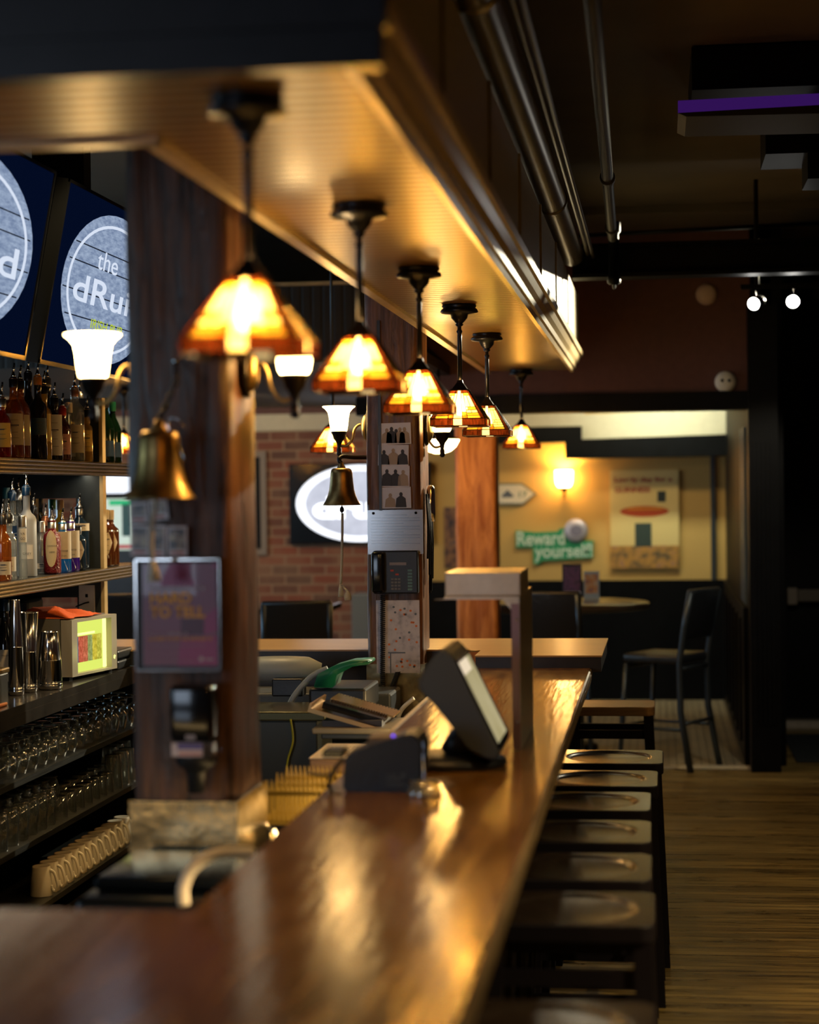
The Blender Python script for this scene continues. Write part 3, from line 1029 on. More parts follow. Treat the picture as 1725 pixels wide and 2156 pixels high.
rough_post(*P3, zh, 9, .004).build('post_shaft', M['post3'], root3)

# ================================================================== STOOLS
def make_stool(label, seat_mat, loc, w=.40, d=.37, h=.75, dish=True, group=None):
    root = thing('bar_stool', loc, label, 'bar stool', group)
    L = Vector(loc)
    n = 64
    mb = MB()
    t = .042
    vs_ = []
    R = .155

    def hh(u, v):
        x = u * w / 2; y = v * d / 2
        r = sqrt(x * x + y * y)
        z = 0
        if dish:
            k = min(max((R + .006 - r) / .016, 0), 1); k = k * k * (3 - 2 * k)
            k2 = min(max(r / R, 0), 1)
            z -= .0065 * k + .004 * (1 - k2 * k2)
        return z
    rc = .035
    for j in range(n + 1):
        for i in range(n + 1):
            u = -1 + 2 * i / n; v = -1 + 2 * j / n
            x = u * w / 2; y = v * d / 2
            # rounded corners
            ax, ay = abs(x) - (w / 2 - rc), abs(y) - (d / 2 - rc)
            if ax > 0 and ay > 0:
                q = sqrt(ax * ax + ay * ay)
                if q > rc:
                    x = math.copysign(w / 2 - rc + ax * rc / q, x); y = math.copysign(d / 2 - rc + ay * rc / q, y)
            vs_.append(L + Vector((x, y, h + hh(u, v))))
    N = n + 1
    fs_ = [(j * N + i, j * N + i + 1, (j + 1) * N + i + 1, (j + 1) * N + i) for j in range(n) for i in range(n)]
    mb.add(vs_, fs_, True)
    edge = [i for i in range(N)] + [k * N + n for k in range(1, N)] + [n * N + i for i in range(n - 1, -1, -1)] + [k * N for k in range(n - 1, 0, -1)]
    ring = [vs_[i] for i in edge]
    m = len(ring)
    c = L
    prs = []
    for (o_, dz) in ((0.0, 0), (.003, -.004), (.003, -t + .004), (0, -t)):
        for p in ring:
            q = Vector((p.x - L.x, p.y - L.y, 0)); q.normalize()
            prs.append(Vector((p.x + q.x * o_, p.y + q.y * o_, L.z + h + dz)))
    fs_ = [(k * m + i, k * m + (i + 1) % m, (k + 1) * m + (i + 1) % m, (k + 1) * m + i) for k in range(3) for i in range(m)]
    fs_.append(tuple(3 * m + i for i in range(m)))
    mb.mat(1).add(prs, fs_, False)
    mb.build('seat', [seat_mat, M['stool_leg'] if dish else seat_mat], root)
    lg = .022
    for sx in (-1, 1):
        for sy in (-1, 1):
            tx, ty = sx * (w / 2 - .028), sy * (d / 2 - .028)
            bx, by = sx * (w / 2 - .002), sy * (d / 2 - .002)
            mb = MB()
            mb.add([L + Vector((bx + a * lg, by + b_ * lg, 0)) for a, b_ in ((-1, -1), (1, -1), (1, 1), (-1, 1))] +
                   [L + Vector((tx + a * lg, ty + b_ * lg, h - t + .001)) for a, b_ in ((-1, -1), (1, -1), (1, 1), (-1, 1))],
                   [(0, 3, 2, 1), (4, 5, 6, 7), (0, 1, 5, 4), (1, 2, 6, 5), (2, 3, 7, 6), (3, 0, 4, 7)])
            mb.build('leg', M['stool_leg'], root)
    for (z, ww) in ((.62, .02), (.2, .016), (.34, .016)):
        k = z / h
        X = (w / 2 - .002) * (1 - k) + (w / 2 - .028) * k; Yy = (d / 2 - .002) * (1 - k) + (d / 2 - .028) * k
        if z != .34:
            for sy in (-1, 1):
                MB().box(L.x - X, L.x + X, L.y + sy * Yy - .01, L.y + sy * Yy + .01, L.z + z - ww, L.z + z + ww).build('stretcher', M['stool_leg'], root)
        if z != .2:
            for sx in (-1, 1):
                MB().box(L.x + sx * X - .01, L.x + sx * X + .01, L.y - Yy, L.y + Yy, L.z + z - ww, L.z + z + ww).build('stretcher', M['stool_leg'], root)
    return root


SH = .75
fy = [(1608, 1396), (1656, 1385), (1707, 1369.5), (1775, 1370), (1855, 1371), (1950, 1378)]
ords = ['farthest dark square bar stool of the row along the bar, under the far bar end',
        'second dark bar stool from the far end, brightest yellow sheen on its seat',
        'third dark bar stool from the far end of the row',
        'fourth dark bar stool from the far end of the row',
        'fifth dark bar stool from the far end of the row',
        'sixth dark bar stool, nearest one whose whole seat front shows']
proto = None
for i, (y_, x_) in enumerate(fy):
    f = PZ(x_, y_, SH)
    loc = (f.x - .20, f.y + .185, 0)
    if proto is None:
        proto = make_stool(ords[0], M['stool'], loc, group='dark stools along the bar')
    else:
        dup(proto, loc, ords[i])
f = PZ(1378, 2111, SH)
dup(proto, (f.x - .20, f.y - .185, 0), 'nearest dark bar stool, its seat cut by the bottom of the photo')
f = PZ(1378, 1489, SH)
make_stool('brown topped square stool beyond the dark stool row', M['stool_brown'], (f.x - .2, f.y + .15, 0), .40, .30, SH, False)

# ================================================================== PENDANT LAMPS
def make_pendant(loc, label, green=False, rod=0.0, power=13, group='stained glass pendants under the soffit'):
    """loc is the point where the canopy meets the soffit."""
    L = Vector(loc)
    root = thing('pendant_lamp', loc, label, 'pendant lamp', group)
    mb = MB().lathe(L, [(0.0, 0), (.062, 0), (.066, -.006), (.060, -.012), (.068, -.018), (.072, -.026), (.066, -.032), (.034, -.036), (.030, -.050), (.020, -.062), (.012, -.070), (.016, -.074), (.011, -.080)], 28)
    mb.build('canopy', M['bronze'], root)
    mb = MB().lathe(L, [(.0075, -.079), (.0075, -.092), (.012, -.100), (.0075, -.108), (.0085, -.114), (.0085, -.290), (0.0, -.290)], 16)
    mb.build('stem', M['bronze'], root)
    zb = -.455; sk = .026; zt_ = -.300
    top, bot = .027, .1025
    zp0 = zb + sk
    # cap: square flare
    mb = MB()
    lv = [(.009, -.282), (.012, -.292), (.019, -.302), (.027, -.314), (.036, -.3195), (.034, -.323)]
    vs_ = []
    for (r, z) in lv:
        for a, b_ in ((-1, -1), (1, -1), (1, 1), (-1, 1)):
            vs_.append(L + Vector((a * r, b_ * r, z)))
    fs_ = [(k * 4 + i, k * 4 + (i + 1) % 4, (k + 1) * 4 + (i + 1) % 4, (k + 1) * 4 + i) for k in range(len(lv) - 1) for i in range(4)]
    mb.add(vs_, fs_, False)
    mb.build('shade_cap', M['bronze'], root)
    ztp = -.322; top = .034

    cells = []  # (u0,u1,v0,v1,color) ; u in -1..1 relative to the edge, v 0 bottom..1 top
    W_, A_, Y_, O_, B_, C_ = 1, 2, 3, 4, 5, 0
    cells.append((-.17, .17, 0, 1, C_))
    for s in (-1, 1):
        def cc(a, b_, v0, v1, c):
            cells.append((min(s * a, s * b_), max(s * a, s * b_), v0, v1, c))
        cc(.17, .36, 0, .22, O_); cc(.17, .36, .22, .9, W_); cc(.17, .36, .9, 1, B_)
        cc(.36, .84, 0, .10, Y_); cc(.36, .84, .10, .19, A_)
        cc(.36, .58, .19, .30, W_); cc(.58, .84, .19, .30, W_)
        cc(.36, .48, .30, .40, W_); cc(.48, .84, .30, .40, A_ if not green else W_)
        cc(.36, .60, .40, .82, W_); cc(.60, .84, .40, .82, W_)
        cc(.36, .84, .82, .91, A_); cc(.36, .84, .91, 1, B_)
        cc(.84, 1.0, 0, 1, B_)
    mats = [M['shade_center'], M['shade_green'] if green else M['shade_white'], M['shade_yellow'], M['shade_yellow'], M['shade_orange'], M['shade_brown']]
    mats[2] = M['shade_green'] if green else M['shade_amber']
    for side in range(4):
        R = Matrix.Rotation(side * pi / 2, 3, 'Z')

        def P(u, v, o_=0.0):
            hw = bot + (top - bot) * v
            z = zp0 + (ztp - zp0) * v
            return L + R @ Vector((u * hw, -hw - o_, z + o_ * .5))
        mb = MB()
        for (u0, u1, v0, v1, c) in cells:
            mb.mat(c).quad(P(u0, v0), P(u1, v0), P(u1, v1), P(u0, v1))
        # skirt
        for (u0, u1, c) in ((-1, -.17, 5), (-.17, .17, 0), (.17, 1, 5)):
            k = .985
            a_, b2 = P(u0, 0), P(u1, 0)
            mb.mat(c).quad(a_ - Vector((0, 0, sk)), b2 - Vector((0, 0, sk)), b2, a_)
        pn = mb.build('glass_panel', mats, root, fixn=False)
        ml = MB()
        lw = .0015

        def strip(p, q):
            ml.tube([p, q], lw, 5, smooth=False)
        for (u0, u1, v0, v1, c) in cells:
            strip(P(u0, v0, .0006), P(u1, v0, .0006)); strip(P(u1, v0, .0006), P(u1, v1, .0006)); strip(P(u0, v0, .0006), P(u0, v1, .0006))
        for u in (-.17, .17):
            a_ = P(u, 0, .0006); strip(a_, a_ - Vector((0, 0, sk)))
        a_, b2 = P(-1, 0), P(1, 0)
        ml.tube([a_ - Vector((0, 0, sk)), b2 - Vector((0, 0, sk))], .0018, 6)
        ml.tube([a_, b2], .0018, 6)
        ml.tube([P(-1, 0), P(-1, 1)], .0024, 6)
        ml.tube([P(-1, 0), P(-1, 0) - Vector((0, 0, sk))], .002, 6)
        ml.build('lead_came', M['lead'], pn)
    mb = MB().lathe(L, [(.0, -.325), (.011, -.325), (.011, -.352), (0, -.352)], 14)
    mb.build('socket', M['bronze'], root)
    mb = MB().lathe(L, [(0, -.415), (.014, -.411), (.022, -.400), (.025, -.388), (.020, -.370), (.011, -.353), (0, -.352)], 16)
    mb.build('bulb', M['bulb'], root)
    lo = point('pendant_light', L + Vector((0, 0, -.388)), power, WARM, .024)
    lo.parent = root; lo.location = (0, 0, -.388)
    return root


pd = [((520, 205), 'nearest and largest looking stained glass pendant, out of focus before the dark post'),
      ((756, 430), 'second stained glass pendant from the camera, blurred amber shade'),
      ((882, 563), 'third stained glass pendant, its skirt above the photo strip'),
      ((967, 642), 'sharp amber stained glass pendant, fourth along the soffit'),
      ((1025, 702), 'green-yellow stained glass pendant, fifth along the soffit')]
proto_p = None
for i, ((px, py), lb) in enumerate(pd):
    q = PZ(px, py, SZ)
    if i == 4:
        make_pendant(tuple(q), lb, green=True, power=6)
    elif proto_p is None:
        proto_p = make_pendant(tuple(q), lb)
    else:
        dup(proto_p, tuple(q), lb)
q = PZ(1103, 783, SZ)
dup(proto_p, (q.x, SY1 - .1, SZ), 'farthest stained glass pendant, small blurred one at the soffit end')
# pendant over the tables behind, seen left of the phone post
q = PY(702, 953, 9.75)
root = dup(proto_p, (q.x, q.y, q.z + .455), 'stained glass pendant beyond the phone post, behind its bell shaped sconce', 'stained glass pendants over the tables')
rt = MB().tube([(q.x, q.y, q.z + .44), (q.x, q.y, CE)], .007, 8).build('ceiling_rod', M['chair_metal'], root)
q = PY(262, 968, 12.5)
dup(proto_p, (q.x, q.y, 2.50), 'stained glass pendant far behind the shelf gap left of the dark post', 'stained glass pendants over the tables')

# ================================================================== SCONCES
def make_sconce(base, dx, glass, label, power=6.0, s=1.0, L_arm=.075, group='bell glass wall sconces on the posts'):
    """base = centre of the glass bottom (cup), dx = signed distance to the wall plate."""
    B = Vector(base)
    root = thing('wall_sconce', base, label, 'wall sconce', group)
    prof_bell = [(.030, 0), (.036, .006), (.040, .03), (.043, .06), (.048, .085), (.060, .10), (.071, .108), (.0715, .112), (.060, .106), (.046, .092), (.039, .06), (.034, .01)]
    prof_cup = [(.032, 0), (.040, .012), (.044, .035), (.047, .065), (.048, .085), (.0465, .085), (.042, .05), (.036, .012)]
    prof_ = prof_bell if glass == 'bell' else prof_cup
    MB().lathe(B, [(r * s, z * s) for r, z in prof_], 28).build('glass_shade', M['opal'], root)
    MB().lathe(B, [(r * s, z * s) for r, z in [(.035, .002), (.036, -.006), (.030, -.014), (.026, -.03), (.016, -.042), (.011, -.052), (.008, -.07), (.012, -.078), (.010, -.09), (.013, -.096), (.008, -.106), (0, -.108)]], 20).build('holder_cup', M['bronze'], root)
    sx = 1 if dx > 0 else -1
    pts = [B + Vector((sx * .008, 0, -.06 * s)), B + Vector((sx * .035, 0, -.062 * s)), B + Vector((sx * .06, 0, -.03 * s)), B + Vector((sx * .07, 0, .01 * s)), B + Vector((dx - sx * .03, 0, .03 * s)), B + Vector((dx, 0, .025 * s))]
    MB().tube(smoothpts(pts, 5), .006 * s, 10).build('arm', M['brass'], root)
    R = Matrix.Rotation(pi / 2, 3, 'Y')
    MB().lathe(B + Vector((dx, 0, .018 * s)), [(0, -sx * .022), (.020, -sx * .02), (.030, -sx * .012), (.034, 0), (.034, sx * .004)], 24, M_=R, scale=(1.75, 1)).build('wall_plate', M['brass'], root)
    MB().lathe(B + Vector((dx, 0, .018 * s)), [(.036, -sx * .001), (.046, -sx * .0005), (.048, sx * .012), (.0, sx * .012)], 24, M_=R, scale=(1.55, 1)).build('back_plate', M['bronze'], root)
    lo = point('sconce_light', B, power, WARM2, .02)
    lo.parent = root; lo.location = (0, 0, .05 * s)
    return root


q = PY(196, 797, 4.66)
make_sconce(q, P1[0] - q.x - .012, 'bell', 'bell shaped glowing sconce on the left face of the dark post', 7)
q = PY(620, 790, 4.66)
make_sconce(q, P1[1] - q.x + .014, 'cup', 'glowing sconce on the right face of the dark post', 7)
q = PY(714, 909, 8.24)
make_sconce(q, P2[0] - q.x - .012, 'bell', 'bell shaped glowing sconce on the left face of the phone post', 9)
q = PY(931, 911, 8.24)
make_sconce(q, P2[1] - q.x + .014, 'cup', 'sconce on the right face of the phone post, half behind a pendant', 7)
# bowl light beyond the phone post
q = PY(925, 925, 11.4)
root = thing('bowl_lamp', q, 'white glass bowl lamp hanging beyond the phone post', 'ceiling lamp')
MB().lathe(q, [(0, -.085), (.03, -.083), (.07, -.07), (.10, -.045), (.12, -.01), (.122, 0), (.118, -.004)], 28).build('glass_bowl', M['opal'], root)
MB().lathe(q, [(.10, .012), (.125, .004), (.127, -.002), (.122, -.004)], 28).build('rim_ring', M['bronze'], root)
MB().lathe(q, [(.05, .03), (.10, .012), (0, .012)], 20).tube([q + Vector((0, 0, .02)), Vector((q.x, q.y, 2.5 if q.y > 10.7 else CE))], .008, 8).build('hanger', M['bronze'], root)
lo = point('bowl_light', q, 40, (1.0, .60, .2), .03); lo.parent = root; lo.location = (0, 0, -.03)
# sconce on the mustard wall
q = PY(1188, 1027, YB - .1)
root = thing('wall_sconce', q, 'cup shaped glowing sconce alone on the mustard wall', 'wall sconce')
MB().lathe(q, [(.03, 0), (.055, .012), (.068, .04), (.072, .08), (.074, .145), (.071, .145), (.064, .05), (.05, .02)], 26).build('glass_shade', M['opal'], root)
MB().lathe(q, [(.04, .006), (.045, -.004), (.03, -.02), (.012, -.035), (.008, -.08), (.011, -.09), (0, -.095)], 18).tube([q + Vector((0, 0, -.04)), q + Vector((0, .07, -.05)), q + Vector((0, .1, -.03))], .008, 8).build('holder', M['bronze'], root)
lo = point('wall_sconce_light', q, 42, (1.0, .58, .12), .04); lo.parent = root; lo.location = (0, -.0, .09)

# track with two spot heads
za = PY(1590, 600, 10.4)
root = thing('spotlight_track', (za.x, 10.4, za.z), 'ceiling track with two lit spotlights below the beam', 'track light')
zr = PY(1620, 603, 10.4).z
MB().box(PY(1560, 603, 10.4).x, PY(1760, 603, 10.4).x, 10.38, 10.42, zr - .012, zr + .012).build('rail', M['black'], root)
MB().tube([(za.x + .01, 10.4, zr), (za.x + .01, 10.4, CE)], .012, 8).build('hanger_rod', M['bronze'], root)
em = emis('spot_lens', (1.0, .97, .9), 28)
for (px, py, tgt) in ((1587, 640, (-.45, 9.85, 2.62)), (1670, 635, (.9, 7.0, .5))):
    c = PY(px, py, 10.33)
    d = (Vector((0, 3, 1.9)) - c).normalized() if px > 1600 else Vector((-.45, -.85, -.25)).normalized()
    Rm = d.to_track_quat('Z', 'Y').to_matrix()
    h_ = MB().lathe(c, [(0, -.10), (.028, -.098), (.036, -.06), (.040, -.005), (.038, .0), (.034, -.004)], 20, M_=Rm).build('spot_head', M['black_gloss'], root)
    MB().lathe(c, [(0, -.0035), (.034, -.003)], 20, M_=Rm).build('lens', em, h_)
    MB().tube([c - d * .05, Vector((c.x, 10.4, zr))], .008, 8).build('bracket', M['black'], root)
spot('track_spot_light', tuple(PY(1587, 640, 10.33) + Vector((-.06, .0, -.0))), (-.46, 10.4, 2.68), 60, (1.0, .93, .74), 58, .35, .03)
spot('track_spot_light', tuple(PY(1670, 635, 10.33) + Vector((.02, .08, -.05))), (.75, 12.9, .3), 50, (1.0, .88, .66), 60, .6, .03)

for (px, py, lb, dots) in ((1488, 620, 'plain white round disc on the maroon header wall', 0), (1528, 804, 'white round disc with two dark dots on the header wall', 1)):
    c = PY(px, py, YH)
    root = thing('wall_alarm', c, lb, 'smoke alarm')
    Rm = Matrix.Rotation(pi / 2, 3, 'X')
    MB().lathe(c, [(0, .045), (.04, .044), (.058, .035), (.066, .015), (.067, 0)], 28, M_=Rm).build('housing', pbr('alarm_white', (.52, .40, .36) if not dots else (.62, .62, .55), .5), root)
    if dots:
        mb = MB()
        for dx in (-.022, .022):
            mb.lathe(c + Vector((dx, -.046, .006)), [(0, .002), (.010, .001), (.010, -.002)], 12, M_=Rm)
        mb.build('sensor_dot', M['black_gloss'], root)
# ================================================================== BACK BAR
SX = -2.47            # front of the bottle shelves
CXF = -2.32           # front of the back counter
CZT = 1.0
Z1, Z2 = 1.912, 1.435
YPAN = 8.30           # end panel that faces the camera
YE = 9.0
YC = 8.42            # end of the counter top
root = thing('back_bar', (-2.8, 7.5, 0), 'dark back bar shelving with reeded golden shelf edges, along the left', 'back bar shelf')
mb = MB().box(-3.1, SX - .012, 4.6, YE, Z1 - .04, Z1)
mb.build('bottle_shelf', M['wood_shelf'], root)
mb = MB().box(-3.1, SX - .012, 4.6, YE, Z2 - .04, Z2)
mb.build('bottle_shelf', M['wood_shelf'], root)


def reed(z0, h, x):
    poly = [(x - .014, z0 + h)]
    n = 4
    for k in range(n):
        zt_ = z0 + h - h * k / n
        dz = h / n
        for j in range(7):
            a = pi * j / 6
            poly.append((x - .004 + .010 * sin(a), zt_ - dz * (1 - cos(a)) / 2))
    poly.append((x - .014, z0))
    return MB().prism(poly, 1, 4.6, YE, True)


reed(Z1 - .062, .062, SX).build('shelf_edge', M['brass_shelf'], root)
reed(Z2 - .058, .058, SX).build('shelf_edge', M['brass_shelf'], root)
# end panel with openings
a = PY(75, 1050, YPAN); b_ = PY(160, 1050, YPAN)
xo0, xo1 = a.x, b_.x
ztop_o = a.z
ztop_l = PY(100, 1258, YPAN).z
mb = MB()
mb.box(-3.1, SX - .03, YPAN, YPAN + .04, CZT, CZT + .11)
mb.box(xo1, SX - .02, YPAN, YPAN + .04, CZT, Z2 - .04).box(-3.1, xo0, YPAN, YPAN + .04, CZT, Z2 - .04).box(xo0, xo1, YPAN, YPAN + .04, ztop_l, Z2 - .04)
mb.box(xo1, SX - .02, YPAN, YPAN + .04, Z2, Z1 - .04).box(-3.1, xo0, YPAN, YPAN + .04, Z2, Z1 - .04).box(xo0, xo1, YPAN, YPAN + .04, ztop_o, Z1 - .04)
mb.box(-3.1, SX - .02, YPAN, YPAN + .04, Z1, Z1 + .29)
mb.build('end_panel', pbr('panel_slate', (.020, .026, .030), .5, var=.2), root)
mb = MB().box(SX - .02, SX - .004, YPAN - .004, YPAN + .044, CZT, Z2 - .055).box(SX - .02, SX - .004, YPAN - .004, YPAN + .044, Z2, Z1 - .06).box(SX - .02, SX - .004, YPAN - .004, YPAN + .044, Z1, Z1 + .29)
mb.build('panel_edge', M['trim'], root)
# wall-side back of the unit (seen edge on)
MB().box(-3.16, -3.1, 4.6, YPAN - .0, CZT, Z1 + .3).build('rear_panel', M['wood_shelf'], root)

root = thing('back_counter', (-2.7, 7.5, 0), 'black counter under the bottle shelves with open glass shelves below', 'counter')
mb = MB().box(-3.16, CXF, 4.4, YC, CZT - .03, CZT).box(CXF - .03, CXF + .001, 4.4, YC, CZT - .075, CZT - .03)
mb.build('counter_top', pbr('counter_black', (.03, .028, .027), .16, var=.3, vscale=8), root)
G1, G2, G3 = .715, .465, .20
for z in (G1, G2, G3):
    MB().box(-3.1, CXF - .03, 4.4, YE, z - .022, z).build('glass_shelf', M['wood_shelf'], root)
MB().box(-3.14, -3.1, 4.4, YE, .05, CZT - .03).box(-3.1, CXF - .05, YPAN + .5, YPAN + .53, 0.05, CZT - .03).build('cabinet_back', pbr('cabinet_dark', (.008, .010, .009), .6), root)
MB().box(-3.1, CXF - .08, 4.4, YE, 0, .1).build('plinth', M['black'], root)
# the added light under the bar top gives the glass rims their glints

# ------------------------------------------------------------------ bottles
GL = {
    'clear': liquid('clear_spirit', (.75, .80, .80), .22),
    'frost': pbr('frosted_glass', (.50, .52, .55), .45, trans=.35),
    'amber': liquid('amber_spirit', (.62, .17, .02), .32),
    'red': liquid('red_spirit', (.60, .03, .015), .4),
    'dark': pbr('dark_bottle', (.012, .010, .010), .09, coat=.3),
    'navy': pbr('navy_bottle', (.010, .022, .040), .10, coat=.3),
    'yellow': liquid('yellow_spirit', (.80, .50, .04), .5),
    'green': pbr('green_bottle', (.003, .014, .004), .12, coat=.2),
    'blue': liquid('blue_spirit', (.02, .28, .75), .6),
    'purple': liquid('purple_spirit', (.12, .03, .50), .6),
    'redglit': pbr('red_beaded_glass', (.20, .005, .012), .15, bump=1.0, bscale=160, coat=.6),
    'brown': liquid('brown_spirit', (.22, .06, .015), .65),
}
LAB = {
    'cream': pbr('label_cream', (.62, .52, .36), .6, var=.08),
    'white': pbr('label_white', (.66, .64, .62), .55),
    'yellow': pbr('label_yellow', (.80, .52, .10), .5, var=.1),
    'pink': pbr('label_pink', (.62, .30, .24), .6),
    'navy': pbr('label_navy', (.02, .06, .14), .5),
    'tan': pbr('label_tan', (.50, .42, .30), .6, var=.1),
    'gold': pbr('label_gold', (.62, .45, .12), .4),
}
CAPS = {k: pbr('cap_' + k, c, .3, metal=mt) for k, c, mt in (
    ('black', (.01, .01, .012), 0), ('silver', (.7, .7, .7), 1), ('navy', (.006, .03, .075), .1), ('orange', (.65, .22, .03), .1), ('red', (.45, .03, .02), 0),
    ('copper', (.50, .20, .10), .6), ('beige', (.55, .45, .30), .2), ('green', (.01, .12, .06), .2), ('cork', (.5, .30, .15), 0), ('teal', (.01, .07, .09), .1))}
INK = pbr('label_ink', (.04, .05, .08), .6)


def profile(kind, r, h):
    """Outline of the glass, foot to lip."""
    nk = {'wine': .0145, 'slim': .013}.get(kind, .0145)
    if kind == 'square':
        P_ = [(0, .002), (r * .93, 0), (r, .006), (r, h * .60), (r * .93, h * .66), (r * .55, h * .71), (nk * 1.1, h * .76), (nk, h * .97), (nk * 1.12, h * .975), (nk * 1.12, h)]
    elif kind == 'round':
        P_ = [(0, .002), (r * .92, 0), (r, .008), (r, h * .55), (r * .97, h * .61), (r * .80, h * .68), (r * .45, h * .745), (nk * 1.1, h * .79), (nk, h * .97), (nk * 1.12, h * .975), (nk * 1.12, h)]
    elif kind == 'wine':
        P_ = [(0, .002), (r * .94, 0), (r, .006), (r, h * .50), (r * .93, h * .56), (r * .68, h * .66), (r * .42, h * .74), (nk, h * .82), (nk, h * .97), (nk * 1.15, h * .975), (nk * 1.15, h)]
    elif kind == 'tall':
        P_ = [(0, .002), (r * .95, 0), (r, .005), (r, h * .63), (r * .88, h * .67), (r * .5, h * .71), (nk, h * .75), (nk, h * .97), (nk * 1.15, h * .975), (nk * 1.15, h)]
    elif kind == 'squat':
        P_ = [(0, .002), (r * .9, 0), (r, .010), (r, h * .66), (r * .9, h * .74), (r * .5, h * .80), (nk * 1.2, h * .84), (nk * 1.1, h * .97), (nk * 1.3, h * .975), (nk * 1.3, h)]
    else:
        P_ = [(0, .002), (r * .96, 0), (r, .005), (r * .9, h * .6), (nk * 1.3, h * .72), (nk, h * .97), (nk * 1.15, h)]
    return P_, nk


def bottle(px, ytop, d, r, kind, gl, label, cap='black', pour=True, lab=None, zs=Z2, labz=(.14, .46), laba=62, txt=None, Y=None, cat='bottle', group=None, txtcol=None, extra=None):
    """px/ytop: where the lip shows; d: distance behind the shelf front."""
    d = max(d, r + .016)
    if Y is None:
        q = PX(px, ytop, SX - d)
    else:
        q = PY(px, ytop, Y)
    h = q.z - zs
    root = thing('liquor_bottle', (q.x, q.y, zs), label, cat, group)
    P_, nk = profile(kind, r, h)
    MB().lathe((q.x, q.y, zs + .0005), P_, 28).build('glass_body', GL[gl], root)
    av = atan2(-q.y, -q.x)
    if lab:
        z0, z1 = h * labz[0], h * labz[1]
        an = radians(laba)
        rr_ = r + .0008
        if isinstance(lab, str): lab = [lab]
        mb = MB()
        if extra in ('oval', 'diamond'):
            n = 24
            sh_ = .12 if extra == 'oval' else 0
            sp_ = an * (.62 if extra == 'oval' else .8)
            zc = (z0 + z1) / 2; hz = (z1 - z0) / 2
            vs_ = []
            for i in range(n + 1):
                t_ = -1 + 2 * i / n
                aa = av - sh_ + sp_ * t_
                if extra == 'oval':
                    hi = lo = sqrt(max(0, 1 - t_ * t_))
                else:
                    at = abs(t_)
                    hi = .55 + .25 * min(at / .4, 1) if at < .4 else .8 * (1 - (at - .4) / .6)
                    lo = 1 - .5 * at / .4 * .4 if at < .4 else .8 * (1 - (at - .4) / .6)
                for zz in (-lo, hi):
                    vs_.append((q.x + rr_ * cos(aa), q.y + rr_ * sin(aa), zs + zc + hz * zz))
            mb.add(vs_, [(2 * i, 2 * i + 2, 2 * i + 3, 2 * i + 1) for i in range(n)], True)
        else:
            mb.lathe((q.x, q.y, zs), [(rr_, z0), (rr_, z1)], 20, av - an, av + an)
        lo_ = mb.build('label', LAB[lab[0]], root)
        if txt:
            rt_ = Vector((-sin(av), cos(av), 0))
            out = Vector((cos(av), sin(av), 0))
            for k, (s_, fz, hh_, ww) in enumerate(txt):
                o_ = Vector((q.x, q.y, zs + h * fz)) + out * (rr_ + .0012) - rt_ * ww / 2
                text('lettering', s_, o_, rt_, (0, 0, 1), hh_, INK if txtcol is None else txtcol, lo_, width=ww, depth=.0004)
        else:
            # fine printed lines
            ml = MB()
            for k in range(5):
                zz = zs + z0 + (z1 - z0) * (.22 + .13 * k + .05 * ((k * 7 + len(label)) % 3))
                ml.lathe((q.x, q.y, 0), [(rr_ + .0004, zz), (rr_ + .0004, zz + (.0045 if k == 3 else .0013))], 8, av - an * (.45 - .1 * ((k + len(label)) % 3)), av + an * (.45 - .1 * ((k + len(label)) % 3)))
            ml.build('print_marks', INK, lo_)
    if pour:
        c = Vector((q.x, q.y, zs + h))
        MB().lathe(c, [(nk * 1.2, -.035), (nk * 1.22, -.002), (nk * .9, 0), (nk * .95, .004), (nk * .6, .008), (0, .009)], 16).build('neck_band', CAPS[cap], root)
        tip = c + Vector((.004, .0, .052))
        po = MB().lathe(c, [(.0085, .008), (.0095, .012), (.006, .018), (.0045, .03)], 12).tube([c + Vector((0, 0, .02)), c + Vector((.001, 0, .038)), tip], [.0048, .0042, .0032], 10).build('pourer', M['chrome'], root)
        MB().tube([tip - Vector((0, 0, .008)), tip + Vector((.001, 0, .010))], [.0045, .004], 8).build('pourer_cap', M['black_gloss'], po)
    else:
        c = Vector((q.x, q.y, zs + h))
        MB().lathe(c, [(nk * 1.22, -.045), (nk * 1.22, -.002), (nk * 1.1, .001), (0, .001)], 18).build('cap', CAPS[cap], root)
    return root


U = 'bottles on the upper shelf'
Lg = 'bottles on the lower shelf'
# ---- upper shelf
Z = dict(zs=Z1, group=U)
bottle(3, 838, .05, .036, 'round', 'red', 'red bottle with an arched yellow label at the left edge of the photo', 'silver', lab='yellow', labz=(.18, .58), **Z)
bottle(27, 862, .15, .028, 'round', 'amber', 'short amber bottle without pourer low beside the red one', 'black', False, lab='tan', labz=(.12, .4), **Z)
bottle(28, 797, .056, .040, 'round', 'amber', 'left of two matching amber whisky bottles with tan labels', 'black', lab='tan', labz=(.17, .56), **Z)
bottle(42, 801, .056, .040, 'round', 'amber', 'right of two matching amber whisky bottles with tan labels', 'black', lab='tan', labz=(.17, .56), **Z)
bottle(59, 784, .12, .034, 'wine', 'dark', 'tallest black bottle at the back of the upper shelf', 'black', **Z)
bottle(79, 793, .05, .036, 'tall', 'dark', 'black bottle with an orange neck band on the upper shelf', 'orange', lab='navy', labz=(.3, .5), **Z)
bottle(92, 812, .03, .030, 'tall', 'yellow', 'yellow liqueur bottle with a gold label among black ones', 'black', lab='gold', labz=(.25, .62), **Z)
bottle(99, 797, .11, .036, 'wine', 'dark', 'black bottle with a silver collar behind the yellow liqueur', 'silver', **Z)
bottle(114, 836, .05, .034, 'tall', 'dark', 'dark bottle with a tall white label right of the yellow liqueur', 'black', lab='white', labz=(.08, .72), **Z)
bottle(131, 858, .03, .036, 'round', 'brown', 'brown bottle with a red collar and pink label', 'red', lab='pink', labz=(.12, .5), **Z)
